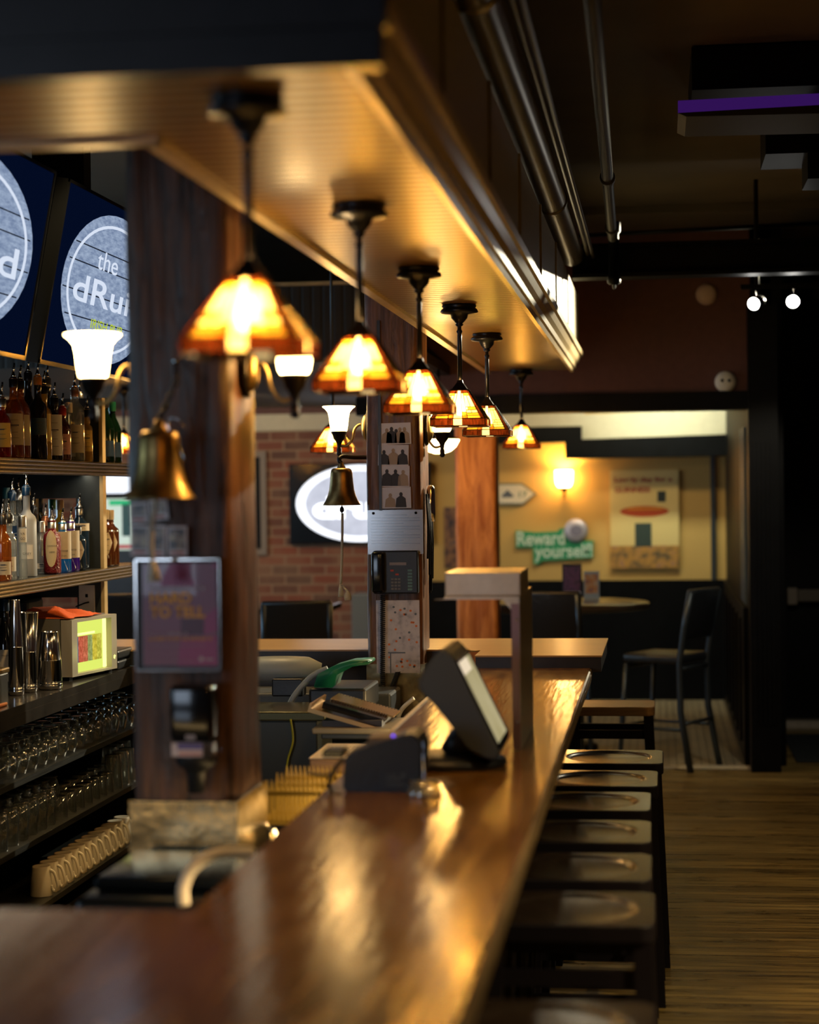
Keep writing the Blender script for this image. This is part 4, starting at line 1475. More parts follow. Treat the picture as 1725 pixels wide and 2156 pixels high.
bottle(144, 848, .15, .032, 'tall', 'dark', 'dark bottle behind the pink label bottle', 'cork', False, lab='white', labz=(.1, .5), **Z)
bottle(157, 818, .04, .041, 'squat', 'clear', 'clear round shouldered bottle with a long copper neck', 'copper', lab='tan', labz=(.12, .5), **Z)
bottle(167, 828, .12, .030, 'tall', 'amber', 'slim bottle half behind the copper necked one', 'silver', lab='white', labz=(.15, .5), **Z)
bottle(183, 862, .04, .024, 'tall', 'yellow', 'thin yellow bottle beside the shelf end panel', 'black', lab='yellow', labz=(.2, .6), **Z)
bottle(221, 838, .05, .042, 'wine', 'green', 'left of the two dark green wine bottles past the end panel', 'black', False, lab='navy', labz=(.1, .34), **Z)
bottle(236, 846, .03, .042, 'wine', 'green', 'right of the two dark green wine bottles past the end panel', 'green', False, lab='navy', labz=(.1, .34), **Z)
# ---- lower shelf
Z = dict(zs=Z2, group=Lg)
bottle(13, 1027, .22, .038, 'tall', 'clear', 'tall clear bottle with a teal cap at the back of the lower shelf', 'teal', False, lab='white', labz=(.3, .6), **Z)
bottle(25, 1036, .16, .040, 'tall', 'clear', 'clear vodka bottle with a navy label reading STO', 'navy', lab='navy', labz=(.42, .60), laba=70, txt=[('STO', .47, .017, .046)], txtcol=LAB['white'], **Z)
bottle(38, 1036, .27, .036, 'tall', 'clear', 'clear pourer bottle behind the frosted blue capped one', 'silver', lab='white', labz=(.55, .7), **Z)
bottle(5, 1085, .04, .033, 'round', 'amber', 'orange rum bottle at the left edge of the lower shelf', 'black', lab='tan', labz=(.1, .3), **Z)
bottle(17, 1083, .035, .031, 'round', 'clear', 'short clear bottle with a black pourer at the front left', 'black', lab='white', labz=(.14, .36), **Z)
bottle(55, 1025, .08, .040, 'tall', 'frost', 'frosted vodka bottle with a navy capped neck', 'navy', lab='white', labz=(.20, .36), laba=35, txt=[('GREY', .25, .009, .034)], **Z)
bottle(47, 1086, .03, .017, 'slim', 'clear', 'very slim clear bottle with a small white label before the frosted one', 'silver', False, lab='white', labz=(.58, .80), txt=[('VA', .70, .010, .018), ('GO', .62, .010, .018)], **Z)
bottle(70, 1068, .20, .034, 'round', 'navy', 'dark blue bottle with a ribbed black pourer behind the frosted one', 'black', **Z)
bottle(83, 1048, .33, .036, 'round', 'green', 'green glass bottle with a dark cap before the panel opening', 'navy', False, **Z)
bottle(110, 1051, .36, .036, 'round', 'clear', 'clear bottle with a green cap before the panel opening', 'green', False, lab='white', labz=(.2, .5), **Z)
bottle(126, 1053, .27, .036, 'round', 'yellow', 'clear bottle with a cork stopper before the panel opening', 'cork', False, lab='white', labz=(.2, .5), **Z)
bottle(86, 1098, .12, .032, 'square', 'clear', 'faceted clear bottle between the frosted and red bottles', 'silver', False, lab='white', labz=(.1, .2), **Z)
bottle(95, 1090, .16, .032, 'square', 'amber', 'bottle with an orange label behind the red beaded one', 'copper', lab='yellow', labz=(.3, .62), **Z)
bottle(109, 1096, .05, .037, 'squat', 'redglit', 'red beaded gin bottle with an oval cream label', 'silver', lab='cream', labz=(.14, .82), extra='oval', txt=[('GLENDALOUGH', .52, .006, .040), ('1890', .40, .007, .022)], **Z)
bottle(131, 1100, .03, .037, 'squat', 'blue', 'bright blue gin bottle with a tan label', 'silver', lab='tan', labz=(.28, .82), laba=75, txt=[('GUNPOWDER', .42, .008, .046), ('IRISH GIN', .33, .006, .030)], **Z)
bottle(149, 1098, .03, .037, 'squat', 'purple', 'purple gin bottle with a tan label', 'silver', lab='tan', labz=(.28, .82), laba=75, txt=[('GUNPOWDER', .42, .008, .046), ('IRISH GIN', .33, .006, .030)], **Z)
bottle(163, 1108, .04, .036, 'squat', 'navy', 'black apothecary bottle with a pointed cream label', 'black', False, lab='tan', labz=(.2, .74), extra='diamond', txt=[('HENDRICKS', .45, .007, .040)], **Z)
bottle(167, 1068, .10, .044, 'squat', 'navy', 'large dark bottle with a silver neck and cream band, by the end panel', 'silver', lab='cream', labz=(.62, .74), laba=80, **Z)
bottle(221, 1073, .06, .040, 'square', 'brown', 'left of two dark square whisky bottles past the end panel', 'beige', False, lab='cream', labz=(.18, .66), extra='diamond', **Z)
bottle(232, 1074, .04, .040, 'square', 'brown', 'right of two dark square whisky bottles past the end panel', 'beige', False, lab='cream', labz=(.18, .66), extra='diamond', **Z)

# ------------------------------------------------------------------ counter things
def shaker(px, y0, y1, r0, r1, label, d=.08, tilt=0):
    q = PX(px, 1400, CXF - d)
    Y = q.y
    # base on the counter
    k = tilt
    h = PY(px, y0, Y).z - CZT
    root = thing('cocktail_shaker', (q.x, Y, CZT), label, 'cocktail shaker', 'steel shakers on the back counter')
    P_ = [(r0 * .9, 0), (r0, .004), (r0 * 1.0, .03), (r0 * .99, .032), (r0 * 1.01, .034), (r0 * .95, h * .5), (r0 * .97, h * .505), (r0 * .94, h * .515), (r1, h * .99), (r1 * 1.03, h), (r1 * .93, h), (r1 * .9, h * .98), (0, h * .975)]
    Mx = Matrix.Rotation(radians(k), 3, 'Y')
    MB().lathe((q.x, Y, CZT + .0005), P_, 28, M_=Mx).build('shaker_body', M['chrome_rough'], root)
    MB().lathe((q.x, Y, CZT + .0005), [(r0 * 1.01, .01), (r0 * 1.035, .012), (r0 * 1.035, .02), (r0 * 1.01, .022)], 28, M_=Mx).build('rolled_band', M['chrome'], root)
    return root


shaker(34, 1263, 1449, .030, .017, 'tallest thin steel shaker stack at the left on the back counter', .13, 0)
shaker(60, 1289, 1445, .034, .040, 'middle steel shaker with its mouth up on the back counter', .12)
shaker(105, 1330, 1445, .047, .033, 'upside-down steel shaker right beside the lit drink cooler', .07)
# wine bottle behind the shakers
q = PX(10, 1262, CXF - .24)
bottle(10, 1262, CXF - .0 - CXF + .09, .038, 'wine', 'dark', 'dark wine bottle with a cream label behind the shakers', 'navy', False, lab='cream', labz=(.1, .45), zs=CZT, group='bottles on the back counter', Y=q.y, txt=[('MILLER', .38, .006, .03)])
# lit countertop cooler
pa = Vector((-2.395, 7.56, 0)); pb = Vector((-2.325, 7.97, 0))
ux = (pb - pa).normalized(); ny = Vector((ux.y, -ux.x, 0))  # outward normal of the lit face
root = thing('drink_cooler', ((pa.x + pb.x) / 2 - .1, 7.76, CZT), 'small grey countertop cooler with a glowing yellow window', 'drink cooler')
W_ = (pb - pa).length
zt0, zt1 = CZT + .012, CZT + .255


def CP(u, dep, z):
    return pa + ux * u - ny * dep + Vector((0, 0, z))


def obox(mb, u0, u1, d0, d1, z0, z1, f=None):
    f = f or CP
    p = [f(u0, d0, z0), f(u1, d0, z0), f(u1, d1, z0), f(u0, d1, z0), f(u0, d0, z1), f(u1, d0, z1), f(u1, d1, z1), f(u0, d1, z1)]
    return mb.add(p, [(0, 3, 2, 1), (4, 5, 6, 7), (0, 1, 5, 4), (1, 2, 6, 5), (2, 3, 7, 6), (3, 0, 4, 7)])


obox(MB(), 0, W_, .055, .34, zt0, zt1).build('cabinet_body', pbr('cooler_grey', (.16, .15, .13), .4), root)
mb = MB()
fr = .055
obox(mb, 0, fr * .9, 0, .05, zt0 + .004, zt1 - .004); obox(mb, W_ - fr * .9, W_, 0, .05, zt0 + .004, zt1 - .004)
obox(mb, fr * .9, W_ - fr * .9, 0, .05, zt1 - .016, zt1 - .004); obox(mb, fr * .9, W_ - fr * .9, 0, .05, zt0 + .004, zt0 + .014)
mb.build('door_frame', pbr('cooler_frame', (.36, .33, .27), .4), root)
glow = emis('cooler_glow', (.80, .92, .16), .95)
glow2 = emis('cooler_bright_glow', (.98, 1.0, .30), 1.6)
mb = obox(MB(), fr * .9, W_ - fr * .9, .03, .034, zt0 + .014, zt1 - .016)
win = mb.build('lit_window', [glow], root)
mb = obox(MB(), W_ - fr * .9 - .03, W_ - fr * .9 - .008, .022, .029, zt0 + .016, zt1 - .02)
obox(mb, fr * .9 + .01, W_ - .16, .024, .029, zt1 - .075, zt1 - .066)
mb.build('light_tube', glow2, win)
cans = [('can', (.02, .10, .20)), ('can', (.55, .10, .04)), ('can', (.55, .13, .05)), ('can', (.30, .35, .10)), ('can', (.62, .50, .03)), ('can', (.6, .55, .05))]
for k, (nm, c_) in enumerate(cans):
    u = fr * .9 + .012 + k * .043
    mt = emis('lit_can_%d' % k, tuple(x * .75 for x in c_), .8, tuple(min(1, x * 1.5 + .05) for x in c_), 60)
    obox(MB(), u, u + .037, .022, .028, zt0 + .055, zt1 - .080).build('can', mt, win)
for f_ in ((.01, .04, .02, .05), (W_ - .04, W_ - .01, .02, .05), (.01, W_ - .01, .3, .33)):
    obox(MB(), *f_, CZT, zt0 + .001).build('foot', M['black'], root)
o_ = CP(W_ - .038, -.001, zt0 + .035)
text('emblem', '*', o_, ux, (0, 0, 1), .03, glow2, root, width=.022, bold=.02)
point('cooler_light', CP(W_ * .6, -.06, zt0 + .08), .25, (.9, 1.0, .3), .03)
# orange cloth crumpled on the cooler
rnd = random.Random(4)
mb = MB()
nu, nv = 22, 14
vs_ = []
for lay in (0, 1):
    for j in range(nv + 1):
        for i in range(nu + 1):
            u = -.13 + (W_ + .04) * i / nu + .012 * sin(j * .9 + i * .3); v = .02 + .25 * j / nv + .012 * sin(i * .7)
            e = min(i, nu - i, j * 1.2, (nv - j) * 1.2) / 4
            z = zt1 + .003 + min(1, e) * (.012 + .020 * abs(sin(u * 17 + v * 9)) * (1 - .5 * i / nu) + .016 * max(0, 1 - abs(i - 9) / 5) + .006 * sin(u * 60 + v * 33))
            if u < 0: z = max(z, zt1 + .004)
            p_ = CP(max(u, 0.0) if i > 0 else -.0, v, z if lay == 0 else zt1 + .0012)
            if i < 4:
                p_ = CP(.0 - .0 + .004 * i, v, zt1 + .002 + .004 * i * (1 - lay))
            vs_.append(p_)
N = nu + 1
K = (nu + 1) * (nv + 1)
fs_ = [(j * N + i, j * N + i + 1, (j + 1) * N + i + 1, (j + 1) * N + i) for j in range(nv) for i in range(nu)]
fs_ += [tuple(K + a_ for a_ in reversed(f_)) for f_ in fs_]
mb.add(vs_, fs_, True)
tag(mb.build('bar_cloth', M['orange_cloth']), 'crumpled orange red cloth lying on the lit cooler', 'cloth')
# outlet plate on the end panel
a = PY(166, 1232, YPAN - .004); b_ = PY(200, 1290, YPAN - .004)
root = thing('outlet_plate', ((a.x + b_.x) / 2, YPAN - .004, b_.z), 'white outlet plate with a plugged cord on the end panel', 'electrical outlet')
MB().bbox(a.x, b_.x, YPAN - .007, YPAN, b_.z - .01, a.z, .002).build('cover_plate', M['white_paper'], root)
mb = MB().box((a.x + b_.x) / 2 - .006, (a.x + b_.x) / 2 + .006, YPAN - .009, YPAN - .0065, a.z - .055, a.z - .04)
mb.build('socket_slot', M['black'], root)
mb = MB().tube(smoothpts([PY(187, 1268, YPAN - .012), PY(178, 1270, YPAN - .03), PY(168, 1274, YPAN - .04), PY(160, 1277, YPAN - .03)], 4), .0035, 8)
mb.build('plug_cord', M['black'], root)
# dark box and little orange thing at the left end of the counter
a = PX(-20, 1405, CXF - .05)
root = thing('wood_caddy', (a.x - .05, 6.72, CZT), 'dark ridged wooden caddy cut by the left edge of the photo', 'caddy')
pq = PX(17, 1410, CXF - .06)
MB().bbox(pq.x - .12, pq.x, 6.45, pq.y, CZT, CZT + .115, .004).build('caddy_body', M['trim_dark'], root)
MB().bbox(pq.x - .125, pq.x + .005, 6.445, pq.y + .005, CZT + .115, CZT + .135, .005).build('caddy_rim', M['brass_shelf'], root)
q = PZ(6, 1484, CZT + .006)
tag(MB().tube([q - Vector((0, .08, 0)), q, q + Vector((.0, .035, 0)), q + Vector((-.004, .045, 0))], [.007, .007, .006, .002], 10).build('orange_marker', pbr('marker_orange', (.75, .28, .13), .5)), 'small orange marker lying at the edge of the back counter', 'marker')
# dark object behind shakers (till)
a = PY(2, 1255, 8.1); b_ = PY(72, 1310, 8.1)
tag(MB().bbox(a.x, PY(66, 1300, 8.1).x, 8.05, 8.28, CZT + .001, a.z - .01, .02).build('card_machine', pbr('till_navy', (.02, .04, .055), .4)), 'dark blue grey machine at the back of the counter', 'machine')
# black trays right of the cooler
a = PX(262, 1395, CXF - .06)
for k in range(2):
    tag(MB().bbox(CXF - .25, CXF - .02, 8.04, 8.27, CZT + .001 + k * .045, CZT + .04 + k * .045, .008).build('bar_tray', M['black_plastic']), ['lower of two black trays between the cooler and the dark post', 'upper of two black trays between the cooler and the dark post'][k], 'tray', 'black trays on the back counter')

# ------------------------------------------------------------------ glassware
NTH = ['first', 'second', 'third', 'fourth', 'fifth', 'sixth', 'seventh', 'eighth', 'ninth', 'tenth', 'eleventh', 'twelfth', 'thirteenth', 'fourteenth', 'fifteenth', 'sixteenth', 'seventeenth', 'eighteenth', 'nineteenth', 'twentieth']


def glass_proto(name, prof_, label, cat, group, loc, mat, handle=None, extra=None):
    root = thing(name, loc, label, cat, group)
    MB().lathe(loc, prof_, 24).build(extra[0] if extra else 'bowl', mat, root)
    return root


def row(maker, spots, labelf, group):
    p_ = None
    for i, s_ in enumerate(spots):
        if p_ is None:
            p_ = maker(s_, labelf(i), group)
        else:
            dup(p_, s_, labelf(i), group)


def snifter(loc, label, group):
    root = thing('stemmed_glass', loc, label, 'glass', group)
    L = Vector(loc)
    MB().lathe(L, [(.027, .0), (.033, .02), (.0385, .045), (.036, .068), (.024, .086), (.006, .094), (.0045, .096)], 24).build('bowl', M['glass'], root)
    MB().lathe(L, [(.0045, .096), (.004, .115), (.006, .124), (.018, .1285), (.034, .130), (.0345, .1315), (.018, .132), (0, .132)], 24).build('stem_and_foot', M['glass'], root)
    return root


n = 16
Y0, Y1_ = 6.55, 8.62
sp = [(CXF - .085, Y1_ - i * .122, G1 + .001) for i in range(n)]
row(snifter, sp, lambda i: 'upside-down stemmed glass on the top glass shelf, front line, %s from the dark post' % NTH[i], 'upside-down stemmed glasses')
sp = [(CXF - .175, Y1_ - .06 - i * .122, G1 + .001) for i in range(n - 1)]
row(snifter, sp, lambda i: 'upside-down stemmed glass on the top glass shelf, back line, %s from the dark post' % NTH[i], 'upside-down stemmed glasses')


def tumbler(loc, label, group):
    root = thing('tumbler', loc, label, 'glass', group)
    L = Vector(loc)
    MB().lathe(L, [(.038, 0), (.0385, .002), (.036, .045), (.033, .085), (.030, .090), (.0, .090)], 24).build('bowl', M['glass'], root)
    MB().lathe(L, [(0, .078), (.028, .079), (.031, .0885), (0, .0895)], 20).build('thick_base', M['glass_fine'], root)
    return root


def tulip(loc, label, group):
    root = thing('beer_glass', loc, label, 'glass', group)
    L = Vector(loc)
    MB().lathe(L, [(.033, 0), (.031, .02), (.0305, .04), (.034, .062), (.0375, .085), (.0365, .105), (.031, .125), (.024, .138), (0, .139)], 24).build('bowl', M['glass'], root)
    MB().lathe(L, [(0, .139), (.030, .1395), (.031, .143), (0, .1435)], 20).build('foot', M['glass_fine'], root)
    return root


def pint(loc, label, group):
    root = thing('pint_glass', loc, label, 'glass', group)
    L = Vector(loc)
    MB().lathe(L, [(.043, 0), (.0435, .002), (.039, .07), (.034, .148), (.031, .150), (0, .150)], 24).build('bowl', M['glass'], root)
    MB().lathe(L, [(0, .138), (.032, .139), (.033, .149), (0, .1495)], 20).build('thick_base', M['glass_fine'], root)
    return root


def lowx(px, zs, off):
    q = PX(px, 1700, CXF - off)
    return (q.x, q.y, zs + .001)


sp = [lowx(px, G2, .085) for px in (222, 208, 193, 177, 160, 142, 123)]
row(tumbler, sp, lambda i: 'upside-down tumbler on the middle glass shelf, front line, %s from the post' % NTH[i], 'upside-down tumblers')
sp = [lowx(px, G2, .175) for px in (214, 200, 184, 167, 149, 131)]
row(tumbler, sp, lambda i: 'upside-down tumbler on the middle glass shelf, back line, %s from the post' % NTH[i], 'upside-down tumblers')
sp = [lowx(px, G2, .085) for px in (100, 82, 62, 42, 20, -3)]
row(tulip, sp, lambda i: 'upside-down curved beer glass on the middle shelf, front line, %s from the tumblers' % NTH[i], 'curved beer glasses')
sp = [lowx(px, G2, .175) for px in (106, 88, 70, 50, 30, 8)]
row(tulip, sp, lambda i: 'upside-down curved beer glass on the middle shelf, back line, %s from the tumblers' % NTH[i], 'curved beer glasses')
sp = [lowx(px, G2, .085) for px in (268, 254, 239)]
row(pint, sp, lambda i: 'upside-down tall pint glass beside the dark post, front line, %s from the post' % NTH[i], 'tall pint glasses')
sp = [lowx(px, G2, .175) for px in (262, 247, 232)]
row(pint, sp, lambda i: 'upside-down tall pint glass beside the dark post, back line, %s from the post' % NTH[i], 'tall pint glasses')


def mug(loc, label, group):
    root = thing('coffee_mug', loc, label, 'mug', group)
    L = Vector(loc)
    MB().lathe(L, [(.044, 0), (.045, .003), (.042, .05), (.037, .110), (.034, .115), (.030, .112), (0, .112)], 28).build('cup', M['mug'], root)
    a = radians(-8)
    dx, dy = cos(a), sin(a)
    pts = [(.037, .100), (.055, .090), (.066, .060), (.070, .036), (.060, .018), (.050, .022), (.043, .040)]
    MB().tube(smoothpts([L + Vector((dx * r, dy * r, z)) for r, z in pts], 5), .0062, 10).build('handle', M['mug'], root)
    return root


sp = [lowx(px, G3, .09) for px in (256, 242, 229, 215, 202, 188, 174, 160, 146, 131, 116, 101, 85)]
row(mug, sp, lambda i: 'white mug upside down on the lowest shelf, %s from the dark post' % NTH[i], 'white mugs on the lowest shelf')

# ------------------------------------------------------------------ screens above the back bar
scr = emis('screen_navy', (.003, .010, .045), .35)
oak = emis('screen_grey_boards', (.19, .26, .42), .85, (.40, .50, .68), 5, (1, 3.2, 14))
whi = emis('screen_white', (.72, .80, .95), .95)
yel = emis('screen_yellow', (.60, .75, .06), .8)
lin = emis('screen_line', (.03, .04, .07), .4)


def tv(y0, y1, label):
    xb, xt, zb, zt_ = -2.3, -2.17, 2.262, 2.95
    up = Vector((xt - xb, 0, zt_ - zb)); H = up.length; up.normalize()
    rt = Vector((0, 1, 0)); nrm = rt.cross(up)
    if nrm.x < 0: nrm = -nrm
    L0 = y1 - y0
    org = Vector((xb, y0, zb))
    def Q(u, v, d=0.0):
        return org + rt * u + up * v + nrm * d
    root = thing('wall_screen', (xb, (y0 + y1) / 2, zb), label, 'television')
    mb = MB()
    def ob(u0, u1, v0, v1, d0, d1):
        p_ = [Q(u0, v0, d0), Q(u1, v0, d0), Q(u1, v1, d0), Q(u0, v1, d0), Q(u0, v0, d1), Q(u1, v0, d1), Q(u1, v1, d1), Q(u0, v1, d1)]
        mb.add(p_, [(0, 3, 2, 1), (4, 5, 6, 7), (0, 1, 5, 4), (1, 2, 6, 5), (2, 3, 7, 6), (3, 0, 4, 7)])
    ob(0, L0, 0, H, -.05, -.004)
    ob(0, .012, 0, H, -.004, .003); ob(L0 - .012, L0, 0, H, -.004, .003); ob(0, L0, 0, .016, -.004, .003); ob(0, L0, H - .012, H, -.004, .003)
    mb.build('casing', M['black_gloss'], root)
    mb = MB().quad(Q(.012, .016, -.003), Q(L0 - .012, .016, -.003), Q(L0 - .012, H - .012, -.003), Q(.012, H - .012, -.003))
    s_ = mb.build('display', scr, root)
    c = Q(L0 / 2, H / 2, -.001)
    disk(c, rt, up, L0 * .432, H * .435).build('logo_oval', oak, root)
    c = Q(L0 / 2, H / 2, .0008)
    disk(c, rt, up, L0 * .392, H * .375, 56, .955).build('logo_ring', whi, root)
    ml = MB()
    for (v, u0, u1) in ((.30, .13, .87), (.44, .08, .92), (.60, .10, .90), (.70, .13, .87)):
        ml.quad(Q(L0 * u0, H * v, .0003), Q(L0 * u1, H * v, .0003), Q(L0 * u1, H * v + .005, .0003), Q(L0 * u0, H * v + .005, .0003))
    ml.build('board_lines', lin, root)
    text('lettering', 'the', Q(L0 * .33, H * .60, .0015), rt, up, H * .11, whi, root, width=L0 * .19, bold=.005)
    text('lettering', 'dRuid', Q(L0 * .165, H * .39, .0015), rt, up, H * .155, whi, root, width=L0 * .67, bold=.012)
    text('lettering', 'IRISH PUB', Q(L0 * .36, H * .26, .0015), rt, up, H * .055, yel, root, width=L0 * .30, bold=.01)
    MB().box(xb - .25, xb - .03, (y0 + y1) / 2 - .05, (y0 + y1) / 2 + .05, 2.5, CE).build('ceiling_mount', M['black'], root)
    return root


tv(6.90, 8.40, 'lit screen with an oval pub logo, partly behind the dark post')
tv(5.24, 6.74, 'lit screen with an oval pub logo, cut by the left edge of the photo')
# dim soffit wall above the bottles
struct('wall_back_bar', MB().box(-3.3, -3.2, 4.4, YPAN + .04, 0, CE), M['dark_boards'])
# left sconce glow at photo edge
q = PX(-6, 688, -2.30 + .0)
# ================================================================== THINGS ON THE POSTS
YF1 = P1[2] - .012
# bell with chain
q = PY(335, 905, 4.36)
zbot = PY(335, 1051, 4.36).z
root = thing('brass_bell', (q.x, q.y, q.z), 'large brass bell hanging on a chain in front of the dark post', 'bell')
h = q.z - zbot
R0 = .084


def bellprof(h, R):
    return [(0, 0), (R * .42, -.002), (R * .53, -h * .05), (R * .58, -h * .14), (R * .61, -h * .35), (R * .66, -h * .58), (R * .74, -h * .74), (R * .86, -h * .88), (R * .89, -h * .90), (R * .97, -h * .965), (R, -h * .985), (R * .99, -h), (R * .90, -h * .985), (R * .72, -h * .8), (R * .6, -h * .5), (R * .5, -h * .1), (0, -h * .05)]


MB().lathe(q, bellprof(h, R0), 36).build('bell_body', M['brass'], root)
MB().lathe(q, [(0, .026), (.009, .024), (.012, .012), (.018, .004), (.019, -.002)], 18).build('crown', M['brass'], root)
ml = MB()
c0 = q + Vector((0, 0, .024)); c1 = PY(372, 800, 4.40); c2 = PY(370, 762, 4.47)
pts = smoothpts([c0, c0 + Vector((.012, .01, .03)), PY(352, 850, 4.38), c1, c2], 4)
links = []
tot = 0
for i in range(len(pts) - 1):
    a_, b2 = pts[i], pts[i + 1]
    d = (b2 - a_); Lk = d.length
    side = d.cross(Vector((0, 1, 0) if i % 2 else (1, 0.2, 0))).normalized() * .0055
    dd = d.normalized()
    ring = [a_ - dd * .002 + side * .6, a_ + d * .3 + side, a_ + d * .7 + side, b2 + dd * .002 + side * .6, b2 + dd * .002 - side * .6, a_ + d * .7 - side, a_ + d * .3 - side, a_ - dd * .002 - side * .6]
    ml.tube(ring, .0022, 6, closed=True)
ml.build('chain', M['bronze'], root)
MB().lathe(PY(370, 760, 4.49), [(0, .006), (.007, .004), (.008, 0)], 10, M_=Matrix.Rotation(pi / 2, 3, 'X')).build('hook_screw', M['chrome'], root)
zc = zbot + .01
MB().lathe((q.x, q.y, 0), [(0, zc + .02), (.010, zc + .012), (.011, zc), (.006, zc - .008), (0, zc - .01)], 14).build('clapper', M['bronze'], root)
e = PY(321, 1180, 4.37)
rope = smoothpts([Vector((q.x - .008, q.y, zc - .005)), PY(320, 1110, 4.37), e], 5)
rp = MB().tube(rope, .0055, 8).build('pull_rope', M['rope'], root)
mb = MB().tube([e, e + Vector((.002, 0, -.02)), e + Vector((.004, 0, -.05))], [.007, .011, .016], 10)
mb.build('tassel', M['rope'], rp)
# bracket / bottle opener hanging by the bell
mb = MB().tube([PY(355, 880, 4.46), PY(352, 895, 4.46), PY(362, 918, 4.46), PY(376, 940, 4.46), PY(388, 963, 4.46), PY(386, 972, 4.46), PY(383, 968, 4.46), PY(378, 950, 4.46)], .0022, 8)
mb.tube([PY(355, 880, 4.46), PY(375, 882, 4.46), PY(392, 902, 4.46)], .002, 8)
tag(mb.build('wire_hook', M['chrome']), 'bent shiny wire hook hanging behind the brass bell', 'hook')

# bell 2 on a curved arm
q = PY(719, 985, 8.12)
zb2 = PY(719, 1064, 8.12).z
root = thing('brass_bell', (q.x, q.y, q.z), 'smaller looking brass bell on a black arm left of the phone post', 'bell')
MB().lathe(q, bellprof(q.z - zb2, .082), 32).build('bell_body', M['brass'], root)
MB().lathe(q, [(0, .026), (.009, .024), (.012, .012), (.018, .004), (.019, -.002)], 18).build('crown', M['brass'], root)
MB().tube(smoothpts([q + Vector((0, 0, .02)), PY(714, 968, 8.12), PY(722, 961, 8.14), PY(745, 963, 8.16), Vector((P2[0] + .004, 8.2, PY(770, 963, 8.2).z))], 5), .0095, 10).build('arm', M['bronze'], root)
MB().lathe((q.x, q.y, 0), [(0, zb2 - .0), (.009, zb2 - .012), (.010, zb2 - .024), (0, zb2 - .036)], 12).tube([(q.x, q.y, q.z - .01), (q.x, q.y, zb2 - .01)], .002, 6).build('clapper', M['bronze'], root)
e = PY(718, 1230, 8.12)
rp = MB().tube(smoothpts([Vector((q.x + .002, q.y, zb2 - .034)), PY(721, 1120, 8.12), PY(720, 1180, 8.12), e], 4), .0058, 8).build('pull_rope', M['rope'], root)
mb = MB().tube([e, e + Vector((0, 0, -.02)), e + Vector((-.002, 0, -.055))], [.006, .010, .011], 8)
f = PY(731, 1244, 8.12)
mb.tube([e + Vector((0, 0, .0)), f, f + Vector((.002, 0, -.02)), f + Vector((.004, 0, -.04))], [.003, .006, .017, .015], 8)
mb.build('tassel', M['rope'], rp)

# polaroids on the dark post
ph = [blotch('photo_%d' % i, [(.01, .01, .012), (.03, .03, .03), (.28, .24, .20), (.55, .48, .30)], 40, seed=i) for i in range(3)]


def photo(px0, py0, px1, py1, Y, label, mat, group, border=(.008, .008, .008, .022), rot=0, name='instant_photo', paper=None):
    a_ = PY(px0, py0, Y); b2 = PY(px1, py1, Y)
    cx, cz = (a_.x + b2.x) / 2, (a_.z + b2.z) / 2
    w_, h_ = (b2.x - a_.x) / 2, (a_.z - b2.z) / 2
    root = thing(name, (cx, Y, cz - h_), label, 'photograph', group)
    Rm = Matrix.Rotation(radians(rot), 4, 'Y')
    T = Matrix.Translation((cx, Y, cz)) @ Rm
    MB().box(-w_, w_, -.0012, .0, -h_, h_, T).build('paper', paper or M['white_paper'], root)
    l_, r_, t_, b3 = border
    MB().box(-w_ + l_, w_ - r_, -.0018, -.0011, -h_ + b3, h_ - t_, T).build('print', mat, root)
    return root


red_ink = pbr('marker_red', (.55, .12, .08), .6)
for i, (a_, b2, c_, d_, lb, rt) in enumerate((
        (274, 1058, 312, 1101, 'instant photo at the top left of the cluster under the bell', -4),
        (315, 1052, 354, 1095, 'instant photo at the top right of the cluster under the bell', -6),
        (275, 1106, 314, 1170, 'instant photo at the lower left of the cluster, above the poster', 1),
        (316, 1106, 350, 1172, 'instant photo in the lower middle, behind the bell rope', 3),
        (353, 1108, 395, 1171, 'instant photo at the lower right of the cluster, above the poster', 0))):
    r_ = photo(a_, b2, c_, d_, YF1 - .001 * (i % 2), lb, ph[i % 3], 'instant photos on the dark post', (.005, .005, .006, .016), rt)
    l_ = PY(a_ + 6, d_ - 5, YF1 - .004); m_ = PY(c_ - 8, d_ - 5, YF1 - .004)
    MB().box(l_.x, m_.x, YF1 - .0036, YF1 - .003, l_.z, l_.z + .005).build('caption_stroke', red_ink, r_)

# framed poster
a = PY(283, 1176, YF1 - .01); b_ = PY(468, 1414, YF1 - .01)
root = thing('framed_poster', ((a.x + b_.x) / 2, YF1, b_.z), 'purple poster HARD TO TELL in a silver frame on the dark post', 'poster')
YP = YF1 - .004
fw = .0065
x0, x1, z0, z1 = a.x, b_.x, b_.z, a.z
MB().box(x0, x1, YP, YP + .006, z0, z1).build('backing', M['black_plastic'], root)
for (u0, u1, v0, v1) in ((x0, x0 + fw, z0, z1), (x1 - fw, x1, z0, z1), (x0, x1, z0, z0 + fw), (x0, x1, z1 - fw, z1)):
    MB().bbox(u0, u1, YP - .012, YP + .004, v0, v1, .0022).build('frame_bar', M['chrome_rough'], root)
pr_ = pbr('poster_plum', (.24, .085, .15), .35, coat=.3)
xi0, xi1, zi0, zi1 = x0 + .018, x1 - .012, z0 + .014, z1 - .013
ps = MB().quad((xi0, YP - .001, zi0), (xi1, YP - .001, zi0), (xi1, YP - .001, zi1), (xi0, YP - .001, zi1)).build('print', pr_, root)
W_, H_ = xi1 - xi0, zi1 - zi0


def PP(u, v, d=.0016):
    return Vector((xi0 + W_ * u, YP - d, zi1 - H_ * v))


